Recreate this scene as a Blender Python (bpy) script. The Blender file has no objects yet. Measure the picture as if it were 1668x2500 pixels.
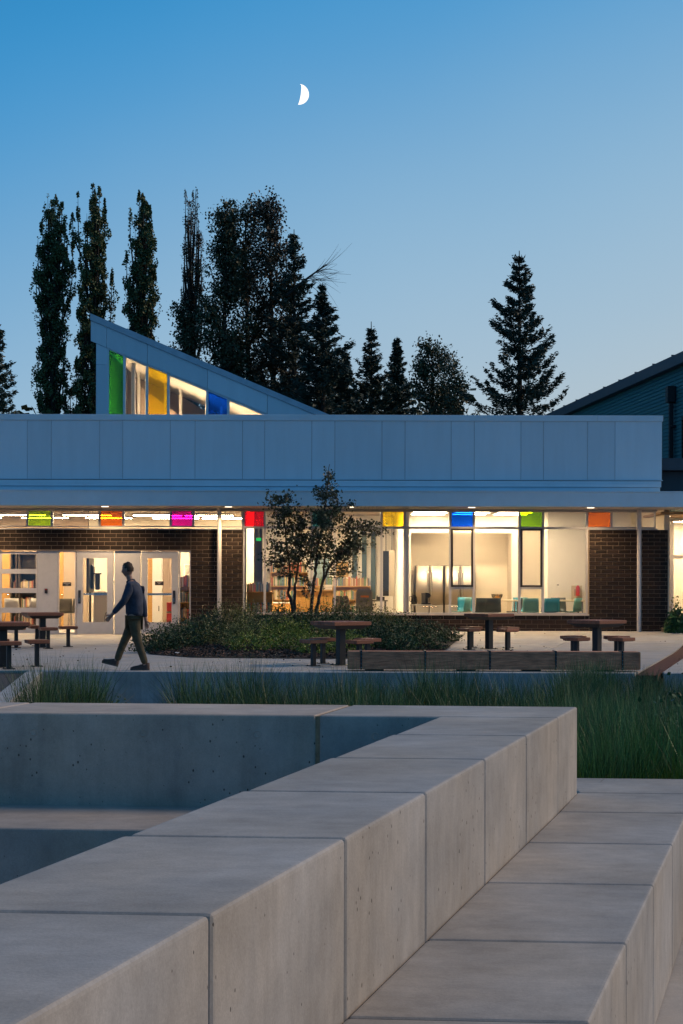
import bpy, bmesh, math, random
import numpy as np
from mathutils import Vector, Matrix

random.seed(7); RNG = np.random.default_rng(7)
SC = bpy.context.scene
COL = SC.collection
R = math.radians
F, CX, H0, ROLL, EYE = 3472.0, 834.0, 1422.0, 0.0025, 1.42   # photo geometry: focal length (px), centre, horizon, roll

# ------------------------------------------------------------------ camera
cam = bpy.data.cameras.new('camera'); camo = bpy.data.objects.new('camera', cam); COL.objects.link(camo)
cam.sensor_fit = 'VERTICAL'; cam.sensor_height = 36.0; cam.sensor_width = 24.0; cam.lens = F/2500*36
cam.shift_y = (H0-1250)/2500
cam.clip_start = 0.1; cam.clip_end = 5000
camo.matrix_world = Matrix.Translation((0, 0, EYE)) @ Matrix.Rotation(R(90), 4, 'X') @ Matrix.Rotation(ROLL, 4, 'Z')
SC.camera = camo

# ------------------------------------------------------------------ sky and sun
SUN = Vector((0.80, 0.17, 0.53)).normalized()
w = bpy.data.worlds.new('World'); SC.world = w; w.use_nodes = True
nt = w.node_tree; nt.nodes.clear()
def N(t, kind, **kw):
    n = t.nodes.new(kind)
    for k, v in kw.items(): setattr(n, k, v)
    return n
tc = N(nt, 'ShaderNodeTexCoord'); sx = N(nt, 'ShaderNodeSeparateXYZ'); nt.links.new(tc.outputs['Generated'], sx.inputs[0])
ramp = N(nt, 'ShaderNodeValToRGB'); ramp.color_ramp.interpolation = 'B_SPLINE'
def srgb(h):
    h = h.lstrip('#'); c = [int(h[i:i+2], 16)/255 for i in (0, 2, 4)]
    return tuple(x/12.92 if x <= 0.04045 else ((x+0.055)/1.055)**2.4 for x in c)
stops = [(0.0, '#bcc4c9'), (0.06, '#b2c4cf'), (0.12, '#a6c0d3'), (0.20, '#93b9d5'), (0.28, '#78abd2'), (0.36, '#559dd1'), (0.45, '#2b8dca'), (0.62, '#3a7db0'), (1.0, '#3f668f')]
el = ramp.color_ramp.elements
while len(el) < len(stops): el.new(0.5)
for e, (p, c) in zip(el, stops): e.position = p; e.color = (*srgb(c), 1)
# the glow of the set sun lies beyond the right-hand wing: the sky deepens away from it
sk1 = N(nt, 'ShaderNodeMath', operation='MULTIPLY_ADD'); sk1.inputs[1].default_value = -0.30; nt.links.new(sx.outputs['X'], sk1.inputs[0]); nt.links.new(sx.outputs['Z'], sk1.inputs[2])
sk2 = N(nt, 'ShaderNodeMath', operation='MULTIPLY_ADD'); sk2.inputs[1].default_value = -0.22; nt.links.new(sx.outputs['Y'], sk2.inputs[0]); nt.links.new(sk1.outputs[0], sk2.inputs[2])
sk3 = N(nt, 'ShaderNodeMath', operation='ADD'); sk3.inputs[1].default_value = 0.21; nt.links.new(sk2.outputs[0], sk3.inputs[0])
hzn = N(nt, 'ShaderNodeTexNoise'); hzn.inputs['Scale'].default_value = 3.0; hzn.inputs['Detail'].default_value = 3; nt.links.new(tc.outputs['Generated'], hzn.inputs['Vector'])
sk4 = N(nt, 'ShaderNodeMath', operation='MULTIPLY_ADD'); sk4.inputs[1].default_value = 0.045; nt.links.new(hzn.outputs['Fac'], sk4.inputs[0]); nt.links.new(sk3.outputs[0], sk4.inputs[2])
sk5 = N(nt, 'ShaderNodeMath', operation='SUBTRACT'); sk5.inputs[1].default_value = 0.0225; nt.links.new(sk4.outputs[0], sk5.inputs[0])
nt.links.new(sk5.outputs[0], ramp.inputs[0])
dot = N(nt, 'ShaderNodeVectorMath', operation='DOT_PRODUCT'); dot.inputs[1].default_value = (0.55, 0.83, 0)
nt.links.new(tc.outputs['Generated'], dot.inputs[0])
mr = N(nt, 'ShaderNodeMapRange'); mr.inputs['From Min'].default_value = -1; mr.inputs['From Max'].default_value = 1
mr.inputs['To Min'].default_value = 0.95; mr.inputs['To Max'].default_value = 1.0
nt.links.new(dot.outputs['Value'], mr.inputs['Value'])
bg = N(nt, 'ShaderNodeBackground'); wo = N(nt, 'ShaderNodeOutputWorld')
nt.links.new(ramp.outputs['Color'], bg.inputs['Color']); nt.links.new(mr.outputs[0], bg.inputs['Strength'])
nt.links.new(bg.outputs[0], wo.inputs[0])
sl = bpy.data.lights.new('sun', 'SUN'); so = bpy.data.objects.new('sun', sl); COL.objects.link(so)
sl.energy = 1.7; sl.angle = R(16); sl.color = (1.0, 0.72, 0.48)
so.rotation_euler = SUN.to_track_quat('Z', 'Y').to_euler(); so.location = (60, 20, 80)

SC.render.engine = 'CYCLES'
SC.cycles.use_denoising = True; SC.cycles.use_adaptive_sampling = True
SC.cycles.max_bounces = 8; SC.cycles.diffuse_bounces = 4; SC.cycles.glossy_bounces = 3
SC.cycles.transparent_max_bounces = 24; SC.cycles.transmission_bounces = 4
SC.cycles.sample_clamp_indirect = 4.0; SC.cycles.caustics_reflective = False; SC.cycles.caustics_refractive = False
vs = SC.view_settings; vs.view_transform = 'Standard'; vs.look = 'None'; vs.exposure = 0.0; vs.gamma = 1.0; vs.use_curve_mapping = False

# ------------------------------------------------------------------ helpers: materials
MATS = {}
def mat(name, col, rough=0.6, metal=0.0, var=0.12, scale=4.0, bump=0.0, bscale=40.0, rnd=0.0, island=0.0, emit=0.0, stretch=None, spec=0.5, col2=None):
    if name in MATS: return MATS[name]
    m = bpy.data.materials.new(name); m.use_nodes = True; t = m.node_tree
    b = t.nodes['Principled BSDF']; b.inputs['Roughness'].default_value = rough; b.inputs['Metallic'].default_value = metal
    b.inputs['Specular IOR Level'].default_value = spec
    if isinstance(col, str): col = srgb(col)
    if isinstance(col2, str): col2 = srgb(col2)
    geo = N(t, 'ShaderNodeTexCoord'); mp = N(t, 'ShaderNodeMapping'); t.links.new(geo.outputs['Object'], mp.inputs[0])
    if stretch: mp.inputs['Scale'].default_value = stretch
    no = N(t, 'ShaderNodeTexNoise'); no.inputs['Scale'].default_value = scale; no.inputs['Detail'].default_value = 5; no.inputs['Roughness'].default_value = 0.6
    t.links.new(mp.outputs[0], no.inputs['Vector'])
    mx = N(t, 'ShaderNodeMix', data_type='RGBA')
    lo = tuple(c*(1-var) for c in col); hi = tuple(min(1, c*(1+var)) for c in (col2 or col))
    mx.inputs['A'].default_value = (*lo, 1); mx.inputs['B'].default_value = (*hi, 1)
    st = N(t, 'ShaderNodeMapRange'); st.inputs['From Min'].default_value = 0.3; st.inputs['From Max'].default_value = 0.7
    t.links.new(no.outputs['Fac'], st.inputs['Value']); t.links.new(st.outputs[0], mx.inputs['Factor'])
    out = mx.outputs['Result']
    for amt, src in ((rnd, 'obj'), (island, 'isl')):
        if amt:
            oi = N(t, 'ShaderNodeObjectInfo') if src == 'obj' else N(t, 'ShaderNodeNewGeometry')
            v = N(t, 'ShaderNodeMapRange'); v.inputs['To Min'].default_value = 1-amt; v.inputs['To Max'].default_value = 1+amt
            t.links.new(oi.outputs['Random' if src == 'obj' else 'Random Per Island'], v.inputs['Value'])
            hs = N(t, 'ShaderNodeHueSaturation'); t.links.new(v.outputs[0], hs.inputs['Value']); t.links.new(out, hs.inputs['Color'])
            out = hs.outputs['Color']
    t.links.new(out, b.inputs['Base Color'])
    if bump:
        nb = N(t, 'ShaderNodeTexNoise'); nb.inputs['Scale'].default_value = bscale; nb.inputs['Detail'].default_value = 4
        t.links.new(mp.outputs[0], nb.inputs['Vector'])
        bp = N(t, 'ShaderNodeBump'); bp.inputs['Strength'].default_value = bump; bp.inputs['Distance'].default_value = 0.02
        t.links.new(nb.outputs['Fac'], bp.inputs['Height']); t.links.new(bp.outputs[0], b.inputs['Normal'])
    if emit:
        b.inputs['Emission Color'].default_value = (*col, 1); b.inputs['Emission Strength'].default_value = emit
    MATS[name] = m
    return m

def glass(name, tint, alpha_refl=0.9, body=0.0):
    """thin window glass: tinted see-through sheet with a Fresnel reflection; body = share of dyed film that scatters"""
    if name in MATS: return MATS[name]
    m = bpy.data.materials.new(name); m.use_nodes = True; t = m.node_tree; t.nodes.clear()
    o = N(t, 'ShaderNodeOutputMaterial'); tr = N(t, 'ShaderNodeBsdfTransparent'); tr.inputs[0].default_value = (*tint, 1)
    gl = N(t, 'ShaderNodeBsdfGlossy'); gl.inputs['Roughness'].default_value = 0.02; gl.inputs[0].default_value = (1, 1, 1, 1)
    lw = N(t, 'ShaderNodeFresnel'); lw.inputs['IOR'].default_value = 1.45
    mu = N(t, 'ShaderNodeMath', operation='MULTIPLY'); mu.inputs[1].default_value = alpha_refl
    t.links.new(lw.outputs[0], mu.inputs[0])
    base = tr.outputs[0]
    if body:
        tl = N(t, 'ShaderNodeBsdfTranslucent'); tl.inputs[0].default_value = (*tint, 1)
        mb = N(t, 'ShaderNodeMixShader'); mb.inputs[0].default_value = body
        t.links.new(base, mb.inputs[1]); t.links.new(tl.outputs[0], mb.inputs[2]); base = mb.outputs[0]
    ms = N(t, 'ShaderNodeMixShader'); t.links.new(mu.outputs[0], ms.inputs[0]); t.links.new(base, ms.inputs[1]); t.links.new(gl.outputs[0], ms.inputs[2])
    t.links.new(ms.outputs[0], o.inputs[0])
    MATS[name] = m
    return m

def lamp_mat(name, col, strength):
    m = bpy.data.materials.new(name); m.use_nodes = True; t = m.node_tree; t.nodes.clear()
    o = N(t, 'ShaderNodeOutputMaterial'); e = N(t, 'ShaderNodeEmission'); e.inputs[0].default_value = (*col, 1); e.inputs[1].default_value = strength
    t.links.new(e.outputs[0], o.inputs[0]); MATS[name] = m
    return m

def concrete(name, col, streak=0.10, pits=0.75, mott=0.23, warm=None):
    m = bpy.data.materials.new(name); m.use_nodes = True; t = m.node_tree; b = t.nodes['Principled BSDF']
    b.inputs['Roughness'].default_value = 0.72; b.inputs['Specular IOR Level'].default_value = 0.35
    g = N(t, 'ShaderNodeNewGeometry'); pos = g.outputs['Position']
    def noise(scale, sc=(1, 1, 1), detail=5, rough=0.6):
        mp = N(t, 'ShaderNodeMapping'); mp.inputs['Scale'].default_value = sc; t.links.new(pos, mp.inputs[0])
        n = N(t, 'ShaderNodeTexNoise'); n.inputs['Scale'].default_value = scale; n.inputs['Detail'].default_value = detail; n.inputs['Roughness'].default_value = rough
        t.links.new(mp.outputs[0], n.inputs['Vector']); return n.outputs['Fac']
    def rng(src, a, bb, lo, hi):
        v = N(t, 'ShaderNodeMapRange'); v.inputs['From Min'].default_value = a; v.inputs['From Max'].default_value = bb
        v.inputs['To Min'].default_value = lo; v.inputs['To Max'].default_value = hi; t.links.new(src, v.inputs['Value']); return v.outputs[0]
    def mul(a, bb):
        n = N(t, 'ShaderNodeMath', operation='MULTIPLY'); t.links.new(a, n.inputs[0]); t.links.new(bb, n.inputs[1]); return n.outputs[0]
    big = rng(noise(2.2, detail=7), 0.3, 0.7, 1-mott, 1+mott*0.7)
    swirl = rng(noise(5.0, (1.3, 2.6, 1.1), 8, 0.72), 0.35, 0.68, 1-mott*0.5, 1+mott*0.55)
    fine = rng(noise(140, detail=3), 0.25, 0.75, 0.9, 1.1)
    strk = rng(noise(9, (1.5, 1.5, 0.12), 4), 0.45, 0.75, 1.0, 1-streak)
    sep = N(t, 'ShaderNodeSeparateXYZ'); t.links.new(g.outputs['True Normal'], sep.inputs[0])
    up = N(t, 'ShaderNodeMath', operation='ABSOLUTE'); t.links.new(sep.outputs['Z'], up.inputs[0])
    mxs = N(t, 'ShaderNodeMix'); t.links.new(up.outputs[0], mxs.inputs['Factor']); t.links.new(strk, mxs.inputs['A']); mxs.inputs['B'].default_value = 1.0
    # air bubbles (bug holes)
    mpv = N(t, 'ShaderNodeMapping'); mpv.inputs['Scale'].default_value = (1, 1, 0.62); t.links.new(pos, mpv.inputs[0])
    vo = N(t, 'ShaderNodeTexVoronoi'); vo.inputs['Scale'].default_value = 34; t.links.new(mpv.outputs[0], vo.inputs['Vector'])
    patch = rng(noise(3.1), 0.36, 0.66, 0.03, 0.19)
    sub = N(t, 'ShaderNodeMath', operation='SUBTRACT'); t.links.new(patch, sub.inputs[0]); t.links.new(vo.outputs['Distance'], sub.inputs[1])
    upm = N(t, 'ShaderNodeMath', operation='SUBTRACT'); upm.inputs[0].default_value = 1.0; t.links.new(up.outputs[0], upm.inputs[1])
    pit0 = rng(sub.outputs[0], 0.0, 0.05, 0.0, 1.0)
    rr = N(t, 'ShaderNodeMath', operation='GREATER_THAN'); sepc = N(t, 'ShaderNodeSeparateColor'); t.links.new(vo.outputs['Color'], sepc.inputs[0]); t.links.new(sepc.outputs[0], rr.inputs[0]); rr.inputs[1].default_value = 0.4
    pit = mul(mul(pit0, upm.outputs[0]), rr.outputs[0])
    pitc = rng(pit, 0, 1, 1.0, 1-pits)
    oi = N(t, 'ShaderNodeObjectInfo'); tone = rng(oi.outputs['Random'], 0, 1, 0.92, 1.06)
    val = mul(mul(mul(mul(big, swirl), mul(fine, mxs.outputs[0])), pitc), tone)
    hue = N(t, 'ShaderNodeMix', data_type='RGBA')
    hue.inputs['A'].default_value = (*col, 1); hue.inputs['B'].default_value = (*(warm or tuple(c*k for c, k in zip(col, (1.08, 1.0, 0.9)))), 1)
    t.links.new(rng(noise(1.3), 0.35, 0.65, 0, 1), hue.inputs['Factor'])
    vm = N(t, 'ShaderNodeVectorMath', operation='SCALE'); t.links.new(hue.outputs['Result'], vm.inputs[0]); t.links.new(val, vm.inputs['Scale'])
    t.links.new(vm.outputs[0], b.inputs['Base Color'])
    bp = N(t, 'ShaderNodeBump'); bp.inputs['Strength'].default_value = 0.35; bp.inputs['Distance'].default_value = 0.004
    hsum = N(t, 'ShaderNodeMath', operation='SUBTRACT'); t.links.new(fine, hsum.inputs[0]); t.links.new(pit, hsum.inputs[1])
    t.links.new(hsum.outputs[0], bp.inputs['Height']); t.links.new(bp.outputs[0], b.inputs['Normal'])
    MATS[name] = m
    return m

# ------------------------------------------------------------------ helpers: geometry
def link(name, me, m=None, parent=None, loc=None, rot=None):
    o = bpy.data.objects.new(name, me); COL.objects.link(o)
    if m is not None and me is not None and len(me.materials) == 0: me.materials.append(m)
    if parent is not None: o.parent = parent
    if loc is not None: o.location = loc
    if rot is not None: o.rotation_euler = rot
    return o
def tag(o, label=None, cat=None, group=None, kind=None):
    if label: o['label'] = label
    if cat: o['category'] = cat
    if group: o['group'] = group
    if kind: o['kind'] = kind
    return o
def empty(name, label, cat, loc=(0, 0, 0), rz=0, group=None):
    o = bpy.data.objects.new(name, None); COL.objects.link(o); o.location = loc; o.rotation_euler = (0, 0, rz); o.empty_display_size = 0.2
    return tag(o, label, cat, group)

class MB:
    def __init__(s): s.v = []; s.f = []
    def box(s, x0, x1, y0, y1, z0, z1, M=None):
        b = len(s.v); p = [(x, y, z) for z in (z0, z1) for y in (y0, y1) for x in (x0, x1)]
        if M is not None: p = [tuple(M @ Vector(q)) for q in p]
        s.v += p
        s.f += [tuple(b+i for i in q) for q in ((0, 2, 3, 1), (4, 5, 7, 6), (0, 1, 5, 4), (2, 6, 7, 3), (0, 4, 6, 2), (1, 3, 7, 5))]
        return s
    def prism(s, poly, a, b_, axis='z'):
        """poly: list of 2-D points, extruded from a to b_ along axis (z: xy plane, y: xz plane)"""
        n = len(poly); b = len(s.v)
        for q in (a, b_):
            s.v += [((x, y, q) if axis == 'z' else (x, q, y) if axis == 'y' else (q, x, y)) for x, y in poly]
        s.f.append(tuple(b+i for i in reversed(range(n)))); s.f.append(tuple(b+n+i for i in range(n)))
        for i in range(n): j = (i+1) % n; s.f.append((b+i, b+j, b+n+j, b+n+i))
        return s
    def tube(s, pts, rad, n=8, cap=True):
        pts = [Vector(p) for p in pts]; b = len(s.v)
        if not hasattr(rad, '__len__'): rad = [rad]*len(pts)
        for i, p in enumerate(pts):
            d = (pts[min(i+1, len(pts)-1)]-pts[max(i-1, 0)]).normalized()
            a = d.orthogonal().normalized() if i == 0 else (pa-d*pa.dot(d)).normalized()
            pa = a; c = d.cross(a)
            for k in range(n):
                t = 2*math.pi*k/n; s.v.append(tuple(p+(a*math.cos(t)+c*math.sin(t))*rad[i]))
        for i in range(len(pts)-1):
            for k in range(n):
                k2 = (k+1) % n; s.f.append((b+i*n+k, b+i*n+k2, b+(i+1)*n+k2, b+(i+1)*n+k))
        if cap: s.f.append(tuple(b+k for k in reversed(range(n)))); s.f.append(tuple(b+(len(pts)-1)*n+k for k in range(n)))
        return s
    def lathe(s, prof, n=16, c=(0, 0, 0)):
        b = len(s.v)
        for r, z in prof:
            for k in range(n): t = 2*math.pi*k/n; s.v.append((c[0]+r*math.cos(t), c[1]+r*math.sin(t), c[2]+z))
        for i in range(len(prof)-1):
            for k in range(n): k2 = (k+1) % n; s.f.append((b+i*n+k, b+i*n+k2, b+(i+1)*n+k2, b+(i+1)*n+k))
        return s
    def mesh(s, name, bevel=0.0, smooth=False, seg=2):
        me = bpy.data.meshes.new(name); me.from_pydata(s.v, [], s.f)
        bm = bmesh.new(); bm.from_mesh(me); bmesh.ops.recalc_face_normals(bm, faces=bm.faces)
        if bevel: bmesh.ops.bevel(bm, geom=bm.edges[:], offset=bevel, segments=seg, affect='EDGES', profile=0.6)
        if smooth:
            for f in bm.faces: f.smooth = True
        bm.to_mesh(me); bm.free()
        return me
    def build(s, name, m, parent=None, loc=None, rot=None, bevel=0.0, smooth=False, seg=2):
        return link(name, s.mesh(name, bevel, smooth, seg), m, parent, loc, rot)

def quads_mesh(name, V, nq, smooth=False):
    """V: (nq*4,3) array, one quad per four vertices"""
    me = bpy.data.meshes.new(name); n = len(V)
    me.vertices.add(n); me.vertices.foreach_set('co', np.ascontiguousarray(V, dtype=np.float32).ravel())
    me.loops.add(n); me.loops.foreach_set('vertex_index', np.arange(n, dtype=np.int32))
    me.polygons.add(nq); me.polygons.foreach_set('loop_start', np.arange(0, n, 4, dtype=np.int32))
    me.update(calc_edges=True); me.validate()
    return me
def unit(a): return a/np.maximum(np.linalg.norm(a, axis=1, keepdims=True), 1e-9)
def leaf_quads(C, size, aspect=0.6, along=None, spread=1.0):
    n = len(C); a = RNG.normal(size=(n, 3))
    if along is not None: a = along+a*spread
    a = unit(a); b = RNG.normal(size=(n, 3)); b = unit(b-a*(a*b).sum(1, keepdims=True))
    s = np.broadcast_to(np.asarray(size, float), (n,))[:, None]
    V = np.empty((n, 4, 3)); V[:, 0] = C-a*s*0.5; V[:, 1] = C+b*s*aspect*0.5-a*s*0.05; V[:, 2] = C+a*s*0.5; V[:, 3] = C-b*s*aspect*0.5-a*s*0.05
    return V.reshape(-1, 3)
def leaf_mesh(name, C, size, aspect=0.6, along=None, spread=1.0):
    return quads_mesh(name, leaf_quads(C, size, aspect, along, spread), len(C))
def ss(a, b, x):
    t = min(1, max(0, (x-a)/(b-a))); return t*t*(3-2*t)

def hz(px): return H0+ROLL*(px-CX)
def at(px, py, D): return Vector(((px-CX)*D/F, D, EYE-(py-hz(px))*D/F))
def gp(px, py, z=0.0):
    D = (EYE-z)*F/(py-hz(px)); return Vector(((px-CX)*D/F, D, z))
W = 36.9; KW = F/W
def fx(px): return (px-CX)/KW
def fz(px, py): return EYE+(hz(px)-py)/KW
def gz(x, y):   # gentle rise of the plaza towards the building
    return ss(29, 36.6, y)*(0.055+0.12*ss(-4.5, 0.5, x))

# ------------------------------------------------------------------ materials
CONC = concrete('cast_concrete', (0.40, 0.382, 0.362))
CONC_D = concrete('formed_concrete', (0.52, 0.445, 0.385), streak=0.16, pits=0.8)
CONC_L = concrete('ledge_concrete', (0.40, 0.365, 0.335), streak=0.05)
CONC_W = concrete('wall_concrete', (0.42, 0.43, 0.44), streak=0.2, pits=0.6)
PAVE = concrete('paving_concrete', (0.47, 0.45, 0.425), streak=0.0, pits=0.0, mott=0.14)
JOINT = mat('joint_filler', (0.13, 0.07, 0.036), 0.95, spec=0.0)
CORK = mat('fibre_joint', (0.32, 0.22, 0.13), 0.9, var=0.3, scale=30)
PANEL = mat('facade_panel_paint', (0.66, 0.81, 0.90), 0.42, var=0.035, scale=1.1, rnd=0.05, bump=0.15, bscale=1.3, stretch=(3.5, 1, 0.5))
TRIM = mat('facade_trim_paint', (0.66, 0.80, 0.88), 0.4, var=0.05, scale=2, bump=0.08, bscale=1.5)
ALU = mat('window_aluminium', (0.50, 0.47, 0.47), 0.42, 0.0, var=0.05)
DOORM = mat('door_metal', (0.52, 0.49, 0.49), 0.5, 0.0, var=0.05, scale=9)
BLACK = mat('black_steel', (0.012, 0.012, 0.013), 0.45, var=0.2)
DARKFR = mat('dark_sash', (0.025, 0.018, 0.014), 0.4, var=0.2)
BRICK = mat('dark_brick', (0.024, 0.014, 0.010), 0.65, var=0.35, scale=9, rnd=0.4, bump=0.4, bscale=60, spec=0.2)
MORTAR = mat('mortar', (0.30, 0.22, 0.16), 0.9, var=0.15, scale=30)
WOOD = mat('red_hardwood', (0.30, 0.105, 0.05), 0.55, var=0.35, scale=5, rnd=0.28, stretch=(14, 1.0, 14), bump=0.2, bscale=12)
TIMBER = mat('weathered_timber', (0.52, 0.23, 0.125), 0.8, var=0.5, scale=3.0, rnd=0.12, stretch=(1.2, 9, 9), bump=0.7, bscale=5)
TIMBEREND = mat('timber_end_grain', (0.42, 0.24, 0.11), 0.8, var=0.3, scale=12)
CORTEN = mat('rust_steel', (0.11, 0.030, 0.016), 0.85, var=0.35, scale=14, bump=0.3, bscale=60)
MULCH = mat('bark_mulch', (0.10, 0.062, 0.048), 0.95, var=0.5, scale=25, island=0.55)
SOIL = mat('planting_soil', (0.035, 0.032, 0.022), 0.95, var=0.4, scale=8)
LAWN = mat('far_ground', (0.035, 0.045, 0.025), 0.95, var=0.4, scale=0.4)
ASPH = mat('dark_gravel', (0.075, 0.07, 0.068), 0.95, var=0.5, scale=60, bump=0.5, bscale=90)
BARK = mat('bark', (0.035, 0.028, 0.022), 0.9, var=0.4, scale=12)
BARK2 = mat('smooth_bark', (0.055, 0.042, 0.032), 0.8, var=0.35, scale=14)
TEAL = mat('teal_siding_paint', (0.012, 0.15, 0.17), 0.55, var=0.12, scale=1.0, stretch=(1, 1, 12))
ROOFD = mat('dark_roof_metal', (0.05, 0.065, 0.085), 0.5, var=0.1)
CREAM = mat('cream_wall_paint', (0.80, 0.70, 0.55), 0.8, var=0.02)
WHITE = mat('white_wall_paint', (0.86, 0.81, 0.74), 0.8, var=0.02)
TAUPE = mat('taupe_wall_paint', (0.42, 0.32, 0.23), 0.8, var=0.04)
CEIL = mat('ceiling_tile', (0.78, 0.70, 0.56), 0.85, var=0.03)
FLOOR = mat('interior_floor', (0.34, 0.27, 0.19), 0.5, var=0.08)
MAPLE = mat('maple_laminate', (0.62, 0.33, 0.085), 0.5, var=0.12, scale=3, stretch=(1, 1, 6))
STEELF = mat('brushed_steel', (0.62, 0.55, 0.46), 0.48, 1.0, var=0.05, scale=2, stretch=(1, 1, 30))
GRAYP = mat('grey_plastic', (0.16, 0.145, 0.12), 0.45)
TEALP = mat('teal_plastic', (0.02, 0.25, 0.36), 0.4, var=0.05)
TEALP2 = mat('pale_teal_plastic', (0.12, 0.34, 0.33), 0.4, var=0.05)
CHROME = mat('chrome', (0.7, 0.7, 0.7), 0.2, 1.0, var=0.02)
GLASS = glass('clear_glass', (0.97, 0.97, 0.96))
WARM = (1.0, 0.70, 0.38)
FIXT = lamp_mat('linear_lamp', (1.0, 0.77, 0.48), 165.0)
SOFL = lamp_mat('soffit_lamp', (1.0, 0.80, 0.56), 3.0)

# ------------------------------------------------------------------ terrain and paving (setting)
tag(MB().box(-1200, 1200, -300, 1800, -1.3, -0.75).build('ground', LAWN), kind='structure')
tag(MB().box(-7, 7, -4, 9.0, -0.70, -0.206).build('amphitheatre_floor', PAVE), kind='structure')
# rain garden bed: undulating sheet between the seating and the plaza wall
def swz(x, y): return -0.52+0.33*ss(13, 8, y)*ss(0.2, 1.6, x)+0.03*math.sin(x*2.1)*math.cos(y*1.7)
mb = MB(); nx, ny = 40, 44
for j in range(ny+1):
    for i in range(nx+1):
        x = -7+14*i/nx; y = 7.3+15.3*j/ny; mb.v.append((x, y, swz(x, y)))
for j in range(ny):
    for i in range(nx): a = j*(nx+1)+i; mb.f.append((a, a+1, a+nx+2, a+nx+1))
tag(mb.build('rain_garden_soil', SOIL), kind='structure')

# plaza: dark bed under separate concrete slabs, laid along the skewed paving grid
SK = 0.3185      # skew of the paving grid: metres of X for each metre of Y
YP = 22.42       # plaza edge (top of the rain garden wall)
mb = MB(); nx, ny = 30, 30
for j in range(ny+1):
    for i in range(nx+1):
        x = -14+32*i/nx; y = YP+0.25+(W+4-YP-0.25)*j/ny; mb.v.append((x, y, gz(x, y)-0.03))
for j in range(ny):
    for i in range(nx): a = j*(nx+1)+i; mb.f.append((a, a+1, a+nx+2, a+nx+1))
plaza = tag(mb.build('plaza', JOINT), kind='structure')
xr0 = 5.03       # right edge of rust channel at the plaza wall
def slab_poly(u0, u1, y0, y1):
    return [(u0+SK*(y0-YP), y0), (u1+SK*(y0-YP), y0), (u1+SK*(y1-YP), y1), (u0+SK*(y1-YP), y1)]
ys = [YP+0.25, 24.3, 26.85, 29.4, 31.95, 34.5, W+0.3, W+3.9]
us = [-18.3, -15.8, -13.3, -10.8, -8.3, -5.8, -3.3, -0.8, 1.95, 4.66]
usr = [5.03, 7.6, 10.2, 12.8]
for j in range(len(ys)-1):
    for U in (us, usr):
        for i in range(len(U)-1):
            g = 0.012; y0, y1 = ys[j]+g, ys[j+1]-g; u0, u1 = U[i]+g, U[i+1]-g
            if u0+SK*(y1-YP) < -13 or u0 > 11: continue
            m2 = MB(); nn = 4
            for b in range(nn+1):
                yy = y0+(y1-y0)*b/nn
                for a in range(nn+1):
                    xx = u0+(u1-u0)*a/nn+SK*(yy-YP); m2.v.append((xx, yy, gz(xx, yy)))
            for b in range(nn):
                for a in range(nn): q = b*(nn+1)+a; m2.f.append((q, q+1, q+nn+2, q+nn+1))
            k = len(m2.v); rim = [b for b in range(nn+1)]+[nn+(nn+1)*b for b in range(1, nn+1)]+[(nn+1)*nn+a for a in range(nn-1, -1, -1)]+[(nn+1)*b for b in range(nn-1, 0, -1)]
            for q in rim: v = m2.v[q]; m2.v.append((v[0], v[1], v[2]-0.06))
            for q in range(len(rim)): r_ = (q+1) % len(rim); m2.f.append((rim[q], rim[r_], k+r_, k+q))
            m2.build('slab', PAVE, plaza)
# rust-coloured steel drainage channel
mb = MB(); n = 10
for j in range(n+1):
    yy = 22.1+(W+2-22.1)*j/n
    for u in (4.68, 5.01): xx = u+SK*(yy-YP); mb.v.append((xx, yy, gz(xx, yy)-0.012))
for j in range(n): mb.f.append((2*j, 2*j+1, 2*j+3, 2*j+2))
b0 = len(mb.v)
for i in range(2*(n+1)): v = mb.v[i]; mb.v.append((v[0], v[1], v[2]-0.09))
for j in range(n):
    mb.f += [(2*j, 2*j+2, b0+2*j+2, b0+2*j), (2*j+1, b0+2*j+1, b0+2*j+3, 2*j+3)]
mb.f.append((0, b0, b0+1, 1))
tag(mb.build('drainage_channel', CORTEN), 'rust red steel drainage channel crossing the plaza paving', 'channel')

# retaining walls of the rain garden
def wall(name, pts, z0, z1, m, label, cat='wall', bevel=0.012):
    return tag(MB().prism(pts, z0, z1).build(name, m, bevel=bevel), label, cat)
XL = gp(106, 1638).x
xg0, xg1 = 4.62, 5.07
e = 0.014
wall('planter_wall', [(XL, YP+0.06), (xg0, YP-0.05), (xg0+0.08, YP+0.24), (XL, YP+0.245)], -0.72, 0.004, CONC_W, 'long low concrete retaining wall behind the rushes, below the timber bench')
wall('planter_wall', [(xg1, YP-0.05), (9.5, YP-0.10), (9.5, YP+0.24), (xg1+0.08, YP+0.24)], -0.72, 0.004, CONC_W, 'low concrete retaining wall beyond the rust red channel')
p0, p1 = Vector((XL, YP+0.24)), gp(10, 1708).xy
wall('planter_curb', [(p0.x-0.26, p0.y), (p0.x-0.004, p0.y), (p1.x+1.26-0.0, 9.0), (p1.x+1.0, 9.0)], -0.72, 0.003, CONC_W, 'pale concrete curb running along the dark gravel bed')
tag(MB().prism([(-12, 9.0), (-3.1, 9.0), (p0.x-0.27, YP+0.24), (-12, YP+0.24)], -0.72, -0.03).build('gravel_bed', ASPH), kind='structure')

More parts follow.
